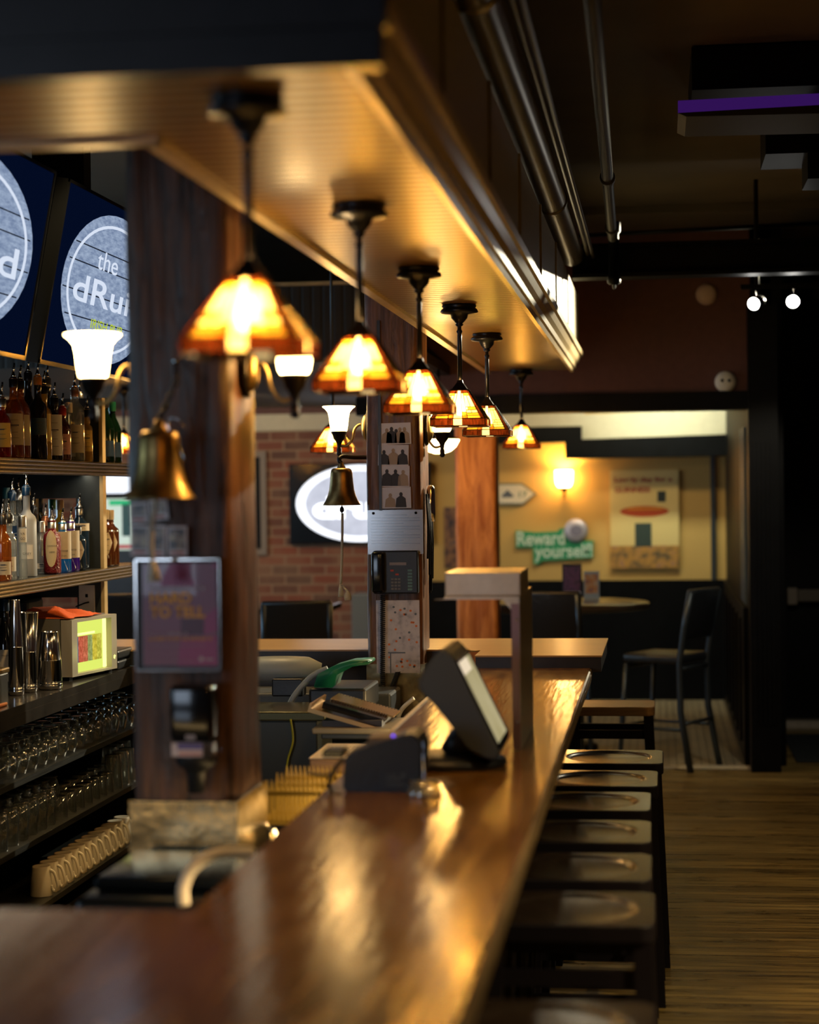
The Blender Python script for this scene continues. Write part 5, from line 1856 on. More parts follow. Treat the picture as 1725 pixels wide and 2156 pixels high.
# plum shapes
arc = []
for k in range(18):
    t_ = radians(180 - 75 * k / 17 - 5)
    arc.append((.85 + .62 * cos(t_), .42 - .55 * sin(t_) * .8))
pts = [(u, max(v, .0)) for u, v in arc] + [(.62, .0), (.62, .2)]
mag = pbr('poster_magenta', (.33, .045, .17), .35)
MB().add([PP(u, v, .0013) for u, v in [(.24, .22), (.28, .12), (.38, .0), (.66, .0), (.66, .12), (.72, .22)]], [(0, 1, 2, 3, 4, 5)]).build('print_shape', mag, root)
MB().add([PP(u, v, .0013) for u, v in [(.93, .0), (1, .0), (1, .07)]], [(0, 1, 2)]).build('print_shape', mag, root)
MB().add([PP(u, v, .0013) for u, v in [(1, .42), (1, .66), (.82, .70), (.84, .52)]], [(0, 1, 2, 3)]).build('print_shape', mag, root)
MB().add([PP(u, v, .0013) for u, v in [(.50, .76), (1, .70), (1, 1), (.46, 1)]], [(0, 1, 2, 3)]).build('print_shape', mag, root)
drk = pbr('poster_dark_plum', (.09, .012, .04), .35)
MB().add([PP(u, v, .0014) for u, v in [(.51, .54), (.82, .54), (.82, .70), (.51, .70)]], [(0, 1, 2, 3)]).build('print_square', drk, root)
ora = pbr('poster_orange', (.90, .42, .05), .5)
lil = pbr('poster_lilac', (.52, .42, .46), .5)
text('lettering', "Sometimes it's", PP(.10, .262), (1, 0, 0), (0, 0, 1), .013, lil, root, width=W_ * .74, bold=.012)
text('lettering', 'HARD', PP(.10, .388), (1, 0, 0), (0, 0, 1), .0265, ora, root, width=W_ * .56, bold=.035)
text('lettering', 'TO TELL', PP(.10, .525), (1, 0, 0), (0, 0, 1), .0265, ora, root, width=W_ * .74, bold=.035)
text('lettering', 'if you had', PP(.07, .70), (1, 0, 0), (0, 0, 1), .006, lil, root, width=W_ * .24)
text('lettering', 'DRUNK 10', PP(.34, .70), (1, 0, 0), (0, 0, 1), .007, lil, root, width=W_ * .26, bold=.03)
text('lettering', 'we HARD TO SAY with ENOUGH 10', PP(.07, .75), (1, 0, 0), (0, 0, 1), .007, ora, root, width=W_ * .86, bold=.02)
ml = MB()
for (v, u0, u1) in ((.81, .07, .84), (.955, .07, .70)):
    ml.quad(PP(u0, v), PP(u1, v), PP(u1, v - .010), PP(u0, v - .010))
ml.build('fine_print', pbr('poster_faint', (.30, .16, .22), .5), root)
disk(PP(.78, .935), (1, 0, 0), (0, 0, 1), .006, .006).quad(PP(.83, .945), PP(.95, .945), PP(.95, .93), PP(.83, .93)).build('badge_mark', lil, root)

# dispenser
a = PY(361, 1441, 4.42); b_ = PY(453, 1640, 4.42)
cx = (a.x + b_.x) / 2; hw = (b_.x - a.x) / 2
root = thing('soap_dispenser', (cx, YF1, b_.z), 'black soap dispenser with a white and purple label on the dark post', 'dispenser')
zt_, zb_ = a.z, PY(400, 1560, 4.42).z
MB().bbox(cx - hw, cx + hw, YF1 - .095, YF1 + .002, zb_, zt_, .014, seg=4).build('upper_cover', M['black_gloss'], root)
zl0, zl1 = PY(400, 1592, 4.42).z, PY(400, 1558, 4.42).z
MB().bbox(cx - hw * .98, cx + hw * 1.02, YF1 - .093, YF1, zl0, zl1, .006).build('label_band', M['clear_plastic'], root)
MB().box(cx - hw * .9, cx + hw * .55, YF1 - .0955, YF1 - .092, zl0 + .003, zl1 - .004).build('label', pbr('dispenser_label', (.55, .50, .56), .4), root)
MB().box(cx - hw * .62, cx + hw * .55, YF1 - .0962, YF1 - .0953, zl1 - .018, zl1 - .005).build('label_stripe', pbr('label_violet', (.08, .06, .28), .4), root)
MB().box(cx - hw * .55, cx + hw * .5, YF1 - .0962, YF1 - .0953, zl0 + .005, zl0 + .014).build('label_stripe', pbr('label_rose', (.55, .30, .28), .4), root)
zc_ = PY(400, 1632, 4.42).z
mb = MB().lathe((cx, YF1 - .045, 0), [(hw * .95, zl0), (hw * .93, zl0 - .02), (hw * .6, zc_ + .012), (hw * .42, zc_), (hw * .38, zc_ - .045), (0, zc_ - .045)], 24, scale=(1, .9))
mb.build('pump_nozzle', M['black_plastic'], root)
MB().box(cx - .012, cx + .012, YF1 - .0962, YF1 - .094, zb_ + .006, zb_ + .018).build('brand_mark', M['grey_ink'], root)

# ---- phone post
YF2 = P2[2] - .010
pm_ = [blotch('crowd_photo_%d' % i, [(.015, .02, .03), (.06, .05, .05), (.42, .44, .47), (.50, .52, .58)], 26, seed=10 + i) for i in range(4)]
sil = pbr('photo_dark_figure', (.03, .03, .035), .5)
fle = pbr('photo_pale_figure', (.45, .36, .26), .5)
for i, (a_, b2, c_, d_, rt, lb) in enumerate(((800, 891, 866, 935, -1, 'group photo at the top of the strip on the phone post'),
                                             (796, 937, 861, 980, 1.5, 'second group photo from the top of the strip, over the phone'),
                                             (798, 981, 863, 1025, 1, 'third group photo from the top, people around a table'),
                                             (802, 1026, 866, 1070, -1, 'lowest group photo of the strip, touching the notice'))):
    r_ = photo(a_, b2, c_, d_, YF2 - .001, lb, pbr('photo_wall_%d' % i, (.74, .76, .84), .4), 'group photos on the phone post', (.002, .002, .002, .002), rt, name='group_photo')
    rnd = random.Random(20 + i)
    k = [5, 3, 3, 2][i]
    for j in range(k):
        u = a_ + (c_ - a_) * (.18 + .66 * (j + .3 * rnd.random()) / max(1, k - .6))
        hd = b2 + (d_ - b2) * (.24 + .16 * rnd.random())
        c = PY(u, hd, YF2 - .0045)
        wv = PY(u, d_ - 2, YF2 - .0045)
        cc_ = sil if rnd.random() < .65 else fle
        mb = disk(c, (1, 0, 0), (0, 0, 1), .0075, .0095, 14)
        mb.add([Vector((c.x - .006, c.y, c.z - .007)), Vector((c.x + .006, c.y, c.z - .007)), Vector((c.x + .020, c.y, c.z - .017)), Vector((c.x + .024, c.y, wv.z)), Vector((c.x - .024, c.y, wv.z)), Vector((c.x - .020, c.y, c.z - .017))], [(0, 1, 2, 3, 4, 5)])
        mb.build('figure', cc_, r_)
# notice
a = PY(775, 1075, YF2); b_ = PY(891, 1166, YF2)
root = thing('paper_notice', ((a.x + b_.x) / 2, YF2, b_.z), 'white printed notice under plastic on the phone post', 'notice')
MB().box(a.x, b_.x, YF2 - .0015, YF2, b_.z, a.z).build('sheet', M['white_paper'], root)
ml = MB()
for k in range(11):
    v = .10 + .065 * k
    u0, u1 = (.3, .72) if k == 0 else (.05, .95 - .3 * ((k * 7) % 3 == 0))
    z = a.z + (b_.z - a.z) * v
    ml.box(a.x + (b_.x - a.x) * u0, a.x + (b_.x - a.x) * u1, YF2 - .0021, YF2 - .0014, z - .0032, z)
ml.build('printed_line', M['grey_ink'], root)
MB().box(a.x - .002, b_.x + .002, YF2 - .0032, YF2 - .0024, b_.z, a.z + .002).build('plastic_sleeve', glassmix('sleeve_plastic', (.98, .98, .98), rough=.12, body=.03), root)
for u in (.10, .88):
    MB().lathe((a.x + (b_.x - a.x) * u, YF2 - .003, a.z - .012), [(0, .004), (.006, .003), (.006, 0)], 10, M_=Matrix.Rotation(pi / 2, 3, 'X')).build('pin', M['black'], root)
# phone
a = PY(785, 1160, YF2 - .04); b_ = PY(881, 1250, YF2 - .04)
root = thing('wall_phone', ((a.x + b_.x) / 2, YF2, b_.z), 'black wall telephone with a keypad and coiled cord on the brown post', 'telephone')
YT = YF2 - .04
MB().bbox(a.x, b_.x, YT, YF2 + .002, b_.z, a.z, .006).build('phone_body', M['black_plastic'], root)
MB().bbox(a.x - .003, a.x + .052, YT - .038, YT + .004, b_.z + .006, a.z - .004, .012, seg=4).build('handset', M['black_gloss'], root)
MB().box(a.x + (b_.x - a.x) * .37, b_.x - .05, YT - .0015, YT + .001, a.z - .062, a.z - .050).build('display_strip', M['grey_ink'], root)
tl = pbr('key_teal', (.10, .22, .24), .5); gk = pbr('key_grey', (.16, .16, .17), .5); rk = pbr('key_red', (.5, .06, .03), .5)
wph = b_.x - a.x; hph = a.z - b_.z
for r_i in range(7):
    z = a.z - hph * (.46 + .073 * r_i)
    MB().box(a.x + wph * .77, a.x + wph * .87, YT - .0025, YT + .001, z - .0045, z + .0045).build('line_key', tl, root)
for r_i in range(4):
    for c_i in range(3):
        x = a.x + wph * (.43 + .075 * c_i); z = a.z - hph * (.66 + .075 * r_i)
        MB().box(x - .0055, x + .0055, YT - .0025, YT + .001, z - .004, z + .004).build('dial_key', gk, root)
for (u, v) in ((.42, .46), (.53, .55)):
    MB().box(a.x + wph * u - .006, a.x + wph * u + .008, YT - .0025, YT + .001, a.z - hph * v - .004, a.z - hph * v + .004).build('red_key', rk, root)
# coiled cord
pts = []
c0 = PY(806, 1252, YF2 - .03); c1 = PY(806, 1470, YF2 - .03); c2 = PY(832, 1440, YF2 - .035); c3 = PY(826, 1500, YF2 - .04)
turns = 52
for k in range(turns * 8):
    t_ = k / (turns * 8 - 1)
    base = c0.lerp(c1, t_)
    an = 2 * pi * turns * t_
    pts.append(base + Vector((.010 * cos(an), .010 * sin(an), 0)))
MB().tube(pts, .0026, 5).build('coiled_cord', M['black_plastic'], root)
pts = []
for k in range(24 * 8):
    t_ = k / (24 * 8 - 1)
    base = (c1 + Vector((.02, 0, -.005))).lerp(PY(838, 1415, YF2 - .03), t_)
    an = 2 * pi * 24 * t_
    pts.append(base + Vector((.010 * cos(an), .010 * sin(an), 0)))
MB().tube(pts, .0026, 5).build('coiled_cord', M['black_plastic'], root)
# illustrated card
a = PY(792, 1264, YF2); b_ = PY(885, 1417, YF2)
root = thing('illustrated_card', ((a.x + b_.x) / 2, YF2, b_.z), 'pale card printed with small orange marks under the wall phone', 'card')
MB().box(a.x, b_.x, YF2 - .0016, YF2, b_.z, a.z).build('sheet', blotch('card_print', [(.34, .34, .42), (.55, .54, .62), (.62, .60, .66)], 30), root)
rnd = random.Random(3)
dots = MB(); inks = MB()
for k in range(30):
    u = rnd.choice([.82, .9, .7, .55, .42, .3, .76]) + rnd.uniform(-.06, .06); v = rnd.uniform(.08, .92)
    c = Vector((a.x + (b_.x - a.x) * u, YF2 - .0026, a.z + (b_.z - a.z) * v))
    (dots if rnd.random() < .62 else inks).add([c + Vector((.0055 * cos(t), 0, .005 * sin(t))) for t in [2 * pi * j / 8 for j in range(8)]], [tuple(range(8))])
dots.build('orange_print_pattern', pbr('print_orange', (.70, .20, .05), .5), root)
inks.box(a.x + .05, a.x + .125, YF2 - .0028, YF2 - .002, b_.z + .085, b_.z + .090).box(a.x + .058, a.x + .063, YF2 - .0028, YF2 - .002, b_.z + .0, b_.z + .085)
inks.build('print_marks', pbr('print_slate', (.12, .15, .2), .5), root)  # dark printed dots and strokes of the card
# things hanging on the right face of the phone post
xs = P2[1] + .012
q = PX(917, 1015, xs)
root = thing('hanging_scoop', (xs, 8.2, 1.5), 'steel scoop and dark tags hanging on the right face of the phone post', 'scoop')
c = Vector((xs + .012, 8.22, PY(915, 1030, 8.22).z))
MB().lathe(c, [(0, .02), (.014, .016), (.019, 0), (.020, -.10), (.018, -.14), (0, -.14)], 16).build('scoop_bowl', M['chrome_rough'], root)
ml = MB()
for k in range(7):
    x = xs + .003 + .004 * (k % 3); y = 8.14 + .02 * k
    z1_ = c.z - .02 - .02 * (k % 3); z2_ = z1_ - .28 - .05 * ((k * 5) % 4)
    ml.tube([(x, y, z1_), (x + .006, y, (z1_ + z2_) / 2), (x + .003, y, z2_)], .005, 6)
ml.build('hanging_straps', M['black'], root)

# ================================================================== THINGS ON THE BAR
# receipt printer
fl = PZ(722, 1668, BZ); fr_ = PZ(868, 1650, BZ)
root = thing('receipt_printer', (fl.x + .1, fl.y + .08, BZ), 'black receipt printer on the bar seen from behind', 'receipt printer')
Yp = fl.y; x0 = fl.x; x1 = x0 + .196
hp = .155
mb = MB()
poly = [(x0, BZ), (x1 - .03, BZ), (x1, BZ + .03), (x1 + .004, BZ + .115), (x1 - .012, BZ + .142), (x1 - .035, BZ + .145), (x0 + .04, BZ + .105), (x0 + .004, BZ + .088)]
bm = bmesh.new()
va = [bm.verts.new((u, Yp, v)) for u, v in poly]; vb = [bm.verts.new((u, Yp + .15, v)) for u, v in poly]
bm.faces.new(va[::-1]); bm.faces.new(vb)
for i in range(len(poly)):
    j = (i + 1) % len(poly); bm.faces.new((va[i], va[j], vb[j], vb[i]))
bmesh.ops.bevel(bm, geom=list(bm.edges), offset=.006, segments=2, affect='EDGES')
bm.verts.index_update()
mb.add([v.co.copy() for v in bm.verts], [[v.index for v in f.verts] for f in bm.faces], False); bm.free()
mb.build('printer_body', M['black_plastic'], root)
MB().bbox(x0 + .06, x1 - .04, Yp + .02, Yp + .13, BZ + .11, BZ + .135, .006, Matrix.Translation((0, 0, 0))).build('paper_cover', pbr('printer_cover', (.12, .09, .07), .3), root)
ml = MB().box(x1 - .088, x1 - .04, Yp - .0012, Yp + .001, BZ + .017, BZ + .023).box(x1 - .088, x1 - .05, Yp - .0012, Yp + .001, BZ + .030, BZ + .037).box(x1 - .088, x1 - .06, Yp - .0012, Yp + .001, BZ + .042, BZ + .046).box(x1 - .05, x1 - .04, Yp - .0012, Yp + .001, BZ + .036, BZ + .050)
ml.build('rating_label', M['grey_plastic'], root)
a = PY(680, 1580, Yp + .02); b_ = PY(716, 1590, Yp + .02)
MB().bbox(a.x, b_.x + .01, Yp + .01, Yp + .09, b_.z - .006, a.z + .002, .004).build('paper_slot_lip', M['black_gloss'], root)
MB().tube(smoothpts([PY(722, 1600, Yp + .02), PY(706, 1618, Yp), PY(694, 1648, Yp - .01), PY(700, 1672, Yp - .03), PY(720, 1674, Yp - .03)], 5), .006, 8).tube(smoothpts([PY(650, 1628, Yp + .3), PY(680, 1632, Yp + .1), PY(706, 1628, Yp + .01)], 4), .004, 8).build('power_cable', M['black_plastic'], root)
MB().box(x1 - .075, x1 - .068, Yp + .02, Yp + .026, BZ + .136, BZ + .139).build('status_lamp', emis('blue_led', (.12, .05, .9), 3), root)

# touch terminal
bs = PZ(1046, 1625, BZ)
root = thing('touch_terminal', (bs.x - .12, bs.y + .1, BZ), 'black touch screen till tilted on its base on the bar', 'till')
bc = Vector((bs.x - .135, bs.y + .115, BZ))
MB().lathe(bc, [(0, 0), (.15, 0), (.155, .008), (.15, .022), (.12, .032), (.06, .036), (0, .036)], 40, scale=(1, .85)).build('base', M['black_plastic'], root)
YTm = bc.y + .02
# screen slab profile in xz (side view, facing right/up) extruded along y
sc_px = [(878, 1440), (903, 1394), (930, 1366), (944, 1372), (957, 1390), (1050, 1578), (1051, 1592), (1044, 1600), (1025, 1600), (985, 1580), (935, 1500), (890, 1462)]
YA = bs.y - .02
poly = [(PY(x, y, YA).x, PY(x, y, YA).z) for x, y in sc_px]
bm = bmesh.new()
TD = .34
va = [bm.verts.new((u, YA, v)) for u, v in poly]; vb = [bm.verts.new((u, YA + TD, v)) for u, v in poly]
bm.faces.new(va[::-1]); bm.faces.new(vb)
for i in range(len(poly)):
    j = (i + 1) % len(poly); bm.faces.new((va[i], va[j], vb[j], vb[i]))
bmesh.ops.bevel(bm, geom=list(bm.edges), offset=.007, segments=3, affect='EDGES')
bm.verts.index_update()
mb = MB().add([v.co.copy() for v in bm.verts], [[v.index for v in f.verts] for f in bm.faces], False); bm.free()
mb.build('screen_housing', M['grey_plastic'], root)
s0 = Vector((PY(975, 1392, YA).x, 0, PY(975, 1392, YA).z)); s1 = Vector((PY(1073, 1562, YA).x, 0, PY(1073, 1562, YA).z))
dv_ = (s1 - s0); nn = Vector((-dv_.z, 0, dv_.x)).normalized()
if nn.x < 0: nn = -nn
e0 = Vector(poly[4] if False else (poly[4][0], poly[4][1], 0)); 
A0 = Vector((poly[4][0], 0, poly[4][1])); A1 = Vector((poly[5][0], 0, poly[5][1]))
ax = (A1 - A0).normalized(); nn = Vector((-ax.z, 0, ax.x)); nn = nn if nn.x > 0 else -nn
Ls = (A1 - A0).length


def TS(u, y, d):
    p_ = A0 + ax * u + nn * d
    return Vector((p_.x, YA + y, p_.z))


refl_ = emis('till_reflection', (.50, .42, .20), .75, (.62, .53, .30), 5)  # soffit reflection on the till screen, put in as glow
MB().quad(TS(.012, .02, .0016), TS(.05, .02, .0016), TS(.05, TD - .10, .0016), TS(.012, TD - .10, .0016)).build('reflection_strip', emis('till_reflection_bright', (.95, .78, .55), .9), root)  # brighter strip of the same reflection, also made to glow
MB().quad(TS(.012, .02, .0012), TS(Ls - .012, .02, .0012), TS(Ls - .012, TD - .02, .0012), TS(.012, TD - .02, .0012)).build('screen', refl_, root)
mb = MB()
for (u0, u1, y0_, y1_) in ((0, .012, .008, TD - .008), (Ls - .012, Ls, .008, TD - .008), (0, Ls, .008, .02), (0, Ls, TD - .02, TD - .008)):
    p_ = [TS(u0, y0_, -.001), TS(u1, y0_, -.001), TS(u1, y1_, -.001), TS(u0, y1_, -.001), TS(u0, y0_, .004), TS(u1, y0_, .004), TS(u1, y1_, .004), TS(u0, y1_, .004)]
    mb.add(p_, [(0, 3, 2, 1), (4, 5, 6, 7), (0, 1, 5, 4), (1, 2, 6, 5), (2, 3, 7, 6), (3, 0, 4, 7)])
mb.build('bezel', M['black_gloss'], root)
n0 = PY(985, 1570, YA + .13); n1 = PY(960, 1612, YA + .13)
MB().tube([bc + Vector((.02, 0, .03)), bc + Vector((.03, 0, .06)), PY(1000, 1560, YA + .13)], [.05, .045, .05], 16).build('neck', M['black_plastic'], root)
# receipt spike
q = PZ(893, 1676, BZ)
root = thing('receipt_spike', (q.x, q.y, BZ), 'thin receipt spike on a shiny domed base beside the printer', 'receipt spike')
MB().lathe((q.x, q.y, BZ + .0005), [(0, 0), (.042, 0), (.0435, .004), (.041, .014), (.036, .030), (.026, .038), (.006, .041), (0, .041)], 30).build('domed_base', glassmix('spike_base', (.8, .72, .5), rough=.05, body=.25), root)
MB().lathe((q.x, q.y, BZ + .0005), [(.036, .030), (.039, .0325), (.036, .034), (.033, .032)], 30).build('rim_ring', M['brass'], root)
MB().lathe((q.x, q.y, BZ), [(.0024, .04), (.0022, .12), (.0003, .135)], 10).build('needle', M['chrome'], root)

# steel service stand
F0 = PZ(1079, 1580, BZ); F1 = PZ(1127, 1530, BZ)
xs_r = (F0.x + F1.x) / 2 + .010
yA, yB = F0.y, F1.y
zt_ = PY(1085, 1256, yA).z
root = thing('service_stand', (xs_r - .12, (yA + yB) / 2, BZ), 'stainless steel service stand with one side panel on the bar', 'steel stand')
xs_l = PY(1078, 1400, yA).x
MB().box(xs_r - .004, xs_r, yA, yB, BZ + .0005, zt_).box(xs_l, xs_r - .004, yA, yA + .003, BZ + .0005, zt_).build('side_panel', M['steel'], root)
MB().box(xs_l + .0, xs_r - .001, yA - .0012, yA, BZ + .002, zt_ - .02).build('front_flange', M['steel_pink'], root)
xl = PY(914, 1255, yA).x
zs_ = PY(1000, 1262, yA).z
mb = MB().box(xl + .03, xs_r - .004, yA, yB, zt_ - .006, zt_).prism([(xl, zs_), (xs_r - .002, zs_), (xs_r - .002, zt_), (xl + .035, zt_), (xl + .028, zt_ - .006)], 1, yA - .003, yA)
mb.add([Vector((xs_l, yA - .0035, zs_)), Vector((xs_l, yA - .0035, zs_ - .03)), Vector((xs_l - .025, yA - .0035, zs_))], [(0, 1, 2)])
mb.build('top_shelf', M['steel'], root)
for z in (PY(1085, 1305, yA).z, PY(1085, 1520, yA).z):
    MB().lathe((xs_r - .008, yA - .001, z), [(0, .004), (.003, .003), (.004, 0)], 10, M_=Matrix.Rotation(pi / 2, 3, 'X')).build('rivet', M['chrome'], root)
a = PY(937, 1207, yA + .02); b_ = PY(1096, 1243, yA + .02)
root = thing('steel_box', ((a.x + b_.x) / 2, yA + .2, zt_), 'shallow steel box resting on top of the service stand', 'steel box')
MB().bbox(a.x, b_.x, yA + .02, yA + .36, zt_ + .001, a.z, .003).build('box_body', M['steel'], root)
MB().bbox(a.x - .001, b_.x + .001, yA + .019, yA + .361, a.z - .004, a.z + .0015, .0015).build('box_lid', M['steel'], root)

# ---------- under-bar things between the post and the bar
# yellow draining rack
YR = 5.1
a = PY(557, 1643, YR); b_ = PY(695, 1643, YR)
root = thing('draining_rack', ((a.x + b_.x) / 2, YR + .2, a.z - .1), 'yellow plastic peg rack between the dark post and the bar', 'rack')
zt_ = a.z; zb_ = PY(560, 1730, YR).z
for r_i in range(3):
    mb = MB()
    y = YR + r_i * .14
    n = 14
    for k in range(n):
        x = a.x + (b_.x - a.x) * (k + .5) / n
        mb.add([(x - .004, y, zb_), (x + .004, y, zb_), (x + .005, y, zt_ - .03), (x, y, zt_), (x - .005, y, zt_ - .03)] + [(x - .004, y + .006, zb_), (x + .004, y + .006, zb_), (x + .005, y + .006, zt_ - .03), (x, y + .006, zt_), (x - .005, y + .006, zt_ - .03)],
               [(0, 1, 2, 3, 4), (9, 8, 7, 6, 5)] + [(i, (i + 1) % 5, 5 + (i + 1) % 5, 5 + i)[::-1] for i in range(5)])
    mb.box(a.x, b_.x, y, y + .006, zt_ - .042, zt_ - .030).box(a.x, b_.x, y, y + .006, zb_ - .004, zb_ + .004)
    mb.build('peg_row', M['yellow_plastic'], root)
MB().box(a.x - .003, a.x + .003, YR - .002, YR + .32, zb_ - .004, zb_ + .01).box(b_.x - .003, b_.x + .003, YR - .002, YR + .32, zb_ - .004, zb_ + .01).box(a.x, b_.x, YR, YR + .32, zb_ - .008, zb_ - .003).build('rack_base', M['yellow_plastic'], root)
# perforated box
YQ = 5.95
a = PY(652, 1598, YQ); b_ = PY(760, 1650, YQ)
root = thing('perforated_box', ((a.x + b_.x) / 2, YQ + .15, b_.z), 'small brown box with a perforated steel lid behind the printer', 'box')
MB().bbox(a.x, b_.x, YQ, YQ + .34, b_.z, a.z, .004).build('box_body', wood('box_wood', (.18, .10, .05), (.32, .2, .10), 0, bump=.1), root)
MB().bbox(a.x - .003, b_.x + .003, YQ - .003, YQ + .343, a.z, a.z + .004, .0015).build('lid', M['steel'], root)
ml = MB()
for i in range(8):
    for j in range(7):
        x = a.x + .03 + i * .012; y = YQ + .05 + j * .035
        ml.lathe((x, y, a.z + .0042), [(0, .0004), (.0035, .0003), (.0035, -.0002)], 8)
ml.build('perforation', M['black'], root)
# tray and open ledger-like printer
YG = 6.5
a = PY(656, 1533, YG); b_ = PY(800, 1533, YG)
root = thing('grey_tray', ((a.x + b_.x) / 2, YG + .1, a.z), 'rounded grey tray carrying the tilted metal ticket holder', 'tray')
MB().bbox(a.x, b_.x + .08, YG, YG + .32, PY(700, 1546, YG).z, a.z, .006).build('tray_plate', pbr('tray_grey', (.22, .20, .15), .35), root)
MB().bbox(a.x + .03, b_.x + .06, YG + .02, YG + .3, PY(700, 1558, YG).z, PY(700, 1546, YG).z, .005).build('tray_foot', M['grey_plastic'], root)
MB().box(a.x + .03, b_.x, YG + .05, YG + .28, a.z, a.z + .02).build('tray_block', M['trim_dark'], root)
c0 = PY(648, 1497, YG + .02); c1 = PY(798, 1540, YG + .02)
ax_ = (c1 - c0).normalized()
ang = atan2(ax_.z, ax_.x)
T = Matrix.Translation(c0) @ Matrix.Rotation(-ang, 4, 'Y')
LL = (c1 - c0).length
root = thing('ticket_holder', c0, 'tilted brass coloured ticket holder with a toothed edge, behind the printer', 'ticket holder')
MB().box(0, LL, 0, .3, -.003, .006, T).box(0, .008, 0, .3, .006, .028, T).box(0, LL, -.002, .004, .002, .012, T).build('holder_base', pbr('holder_metal', (.42, .27, .12), .28, metal=.9), root)
pl = MB().box(.045, LL + .02, .16, .34, .035, .041, T).build('upper_plate', pbr('plate_metal', (.60, .36, .12), .22, metal=.9), root)
ml = MB()
for k in range(20):
    ml.box(.05 + k * (LL - .03) / 20, .056 + k * (LL - .03) / 20, .325, .335, .0412, .0418, T)
ml.build('slot_marks', M['black'], pl)
MB().box(.035, LL, .07, .16, .012, .034, T).build('roller', M['black_gloss'], root)
ml = MB()
for k in range(22):
    ml.box(.05 + k * (LL - .05) / 22, .0535 + k * (LL - .05) / 22, .145, .16, .034, .040, T)
ml.build('tooth_strip', M['chrome'], root)
# big dark bin / ice well behind
YI = 6.9
a = PY(540, 1498, YI); b_ = PY(670, 1650, YI)
root = thing('ice_well', ((a.x + b_.x) / 2, YI + .2, .5), 'dark steel ice well behind the yellow rack', 'ice well')
MB().bbox(a.x - .1, b_.x, YI, YI + .32, .4, a.z - .035, .006).build('well_front', pbr('dark_steel', (.045, .052, .05), .28, metal=.4), root)
MB().bbox(a.x - .11, b_.x + .03, YI - .01, YI + .32, a.z - .035, a.z, .006).build('well_rim', pbr('olive_steel', (.10, .10, .05), .25, metal=.6), root)
ys_ = MB().tube(smoothpts([PY(612, 1514, YI - .02), PY(617, 1560, YI - .02), PY(606, 1600, YI - .02), PY(602, 1642, YI - .02)], 5), .004, 8)
tag(ys_.build('yellow_reflection', pbr('reflection_yellow', (.30, .32, .02), .4)), 'thin yellow reflection shaped as a tube down the front of the ice well', 'reflection')  # yellow reflection on the dark steel, modelled as a thin tube
# white tub and green caddy
YW = 7.4
a = PY(545, 1390, YW); b_ = PY(650, 1430, YW)
root = thing('white_basin', ((a.x + b_.x) / 2, YW + .1, b_.z), 'pale plastic basin under the far counter', 'basin')
cxw = PY(578, 1410, YW).x
MB().lathe((cxw, YW + .12, 0), [(0, b_.z - .02), (.12, b_.z - .02), (.165, b_.z + .01), (.17, a.z - .025), (.12, a.z), (0, a.z + .004)], 36, scale=(1, .6)).build('basin_body', M['white_plastic'], root)
MB().bbox(PY(575, 1430, YW).x, PY(640, 1430, YW).x, YW - .03, YW + .05, PY(600, 1465, YW).z, PY(600, 1428, YW).z, .006).build('basin_stand', M['black_plastic'], root)
tag(MB().tube(smoothpts([PY(605, 1496, YW - .1), PY(620, 1465, YW - .1), PY(650, 1430, YW - .1), PY(672, 1415, YW - .1), PY(690, 1408, YW - .1)], 5), [.012] * 21, 10).build('white_hose', M['white_plastic']), 'white hose looping between the pale basin and the green caddy', 'hose')
a = PY(662, 1420, 7.2); b_ = PY(700, 1447, 7.2)
root = thing('green_caddy', ((a.x + b_.x) / 2, 7.3, b_.z), 'glossy green plastic caddy left of the phone post', 'caddy')
poly = [(PY(x, y, 7.2).x, PY(x, y, 7.2).z) for x, y in ((660, 1448), (700, 1448), (708, 1420), (742, 1402), (776, 1400), (776, 1392), (735, 1394), (700, 1404), (668, 1420))]
bm = bmesh.new()
va = [bm.verts.new((u, 7.2, v)) for u, v in poly]; vb = [bm.verts.new((u, 7.38, v)) for u, v in poly]
bm.faces.new(va[::-1]); bm.faces.new(vb)
for i in range(len(poly)):
    j = (i + 1) % len(poly); bm.faces.new((va[i], va[j], vb[j], vb[i]))
bmesh.ops.bevel(bm, geom=list(bm.edges), offset=.003, segments=2, affect='EDGES')
bm.verts.index_update()
MB().add([v.co.copy() for v in bm.verts], [[v.index for v in f.verts] for f in bm.faces], True).build('caddy_body', M['green_plastic'], root); bm.free()
MB().bbox(PY(650, 1460, 7.25).x, PY(770, 1460, 7.25).x, 7.25, 7.6, PY(650, 1500, 7.25).z, PY(650, 1450, 7.25).z, .01).build('caddy_stand', M['black_plastic'], root)
root = thing('glass_washer', (-1.4, 7.9, 0), 'low black cabinet under the far counter behind the bar', 'cabinet')
MB().bbox(-1.9, -1.1, 7.75, 8.05, .02, .93, .01).build('washer_body', M['grey_plastic'], root)
MB().bbox(-1.86, -1.14, 7.735, 7.75, .2, .88, .006).build('door', M['black_gloss'], root)
# bar tool (steel lever) by the phone cord
mb = MB().tube(smoothpts([PY(838, 1512, 7.7), PY(846, 1494, 7.7), PY(862, 1478, 7.7), PY(872, 1470, 7.7)], 4), .009, 8)
tag(mb.build('tap_lever', M['steel']), 'grey metal lever between the phone cord and the till', 'lever')

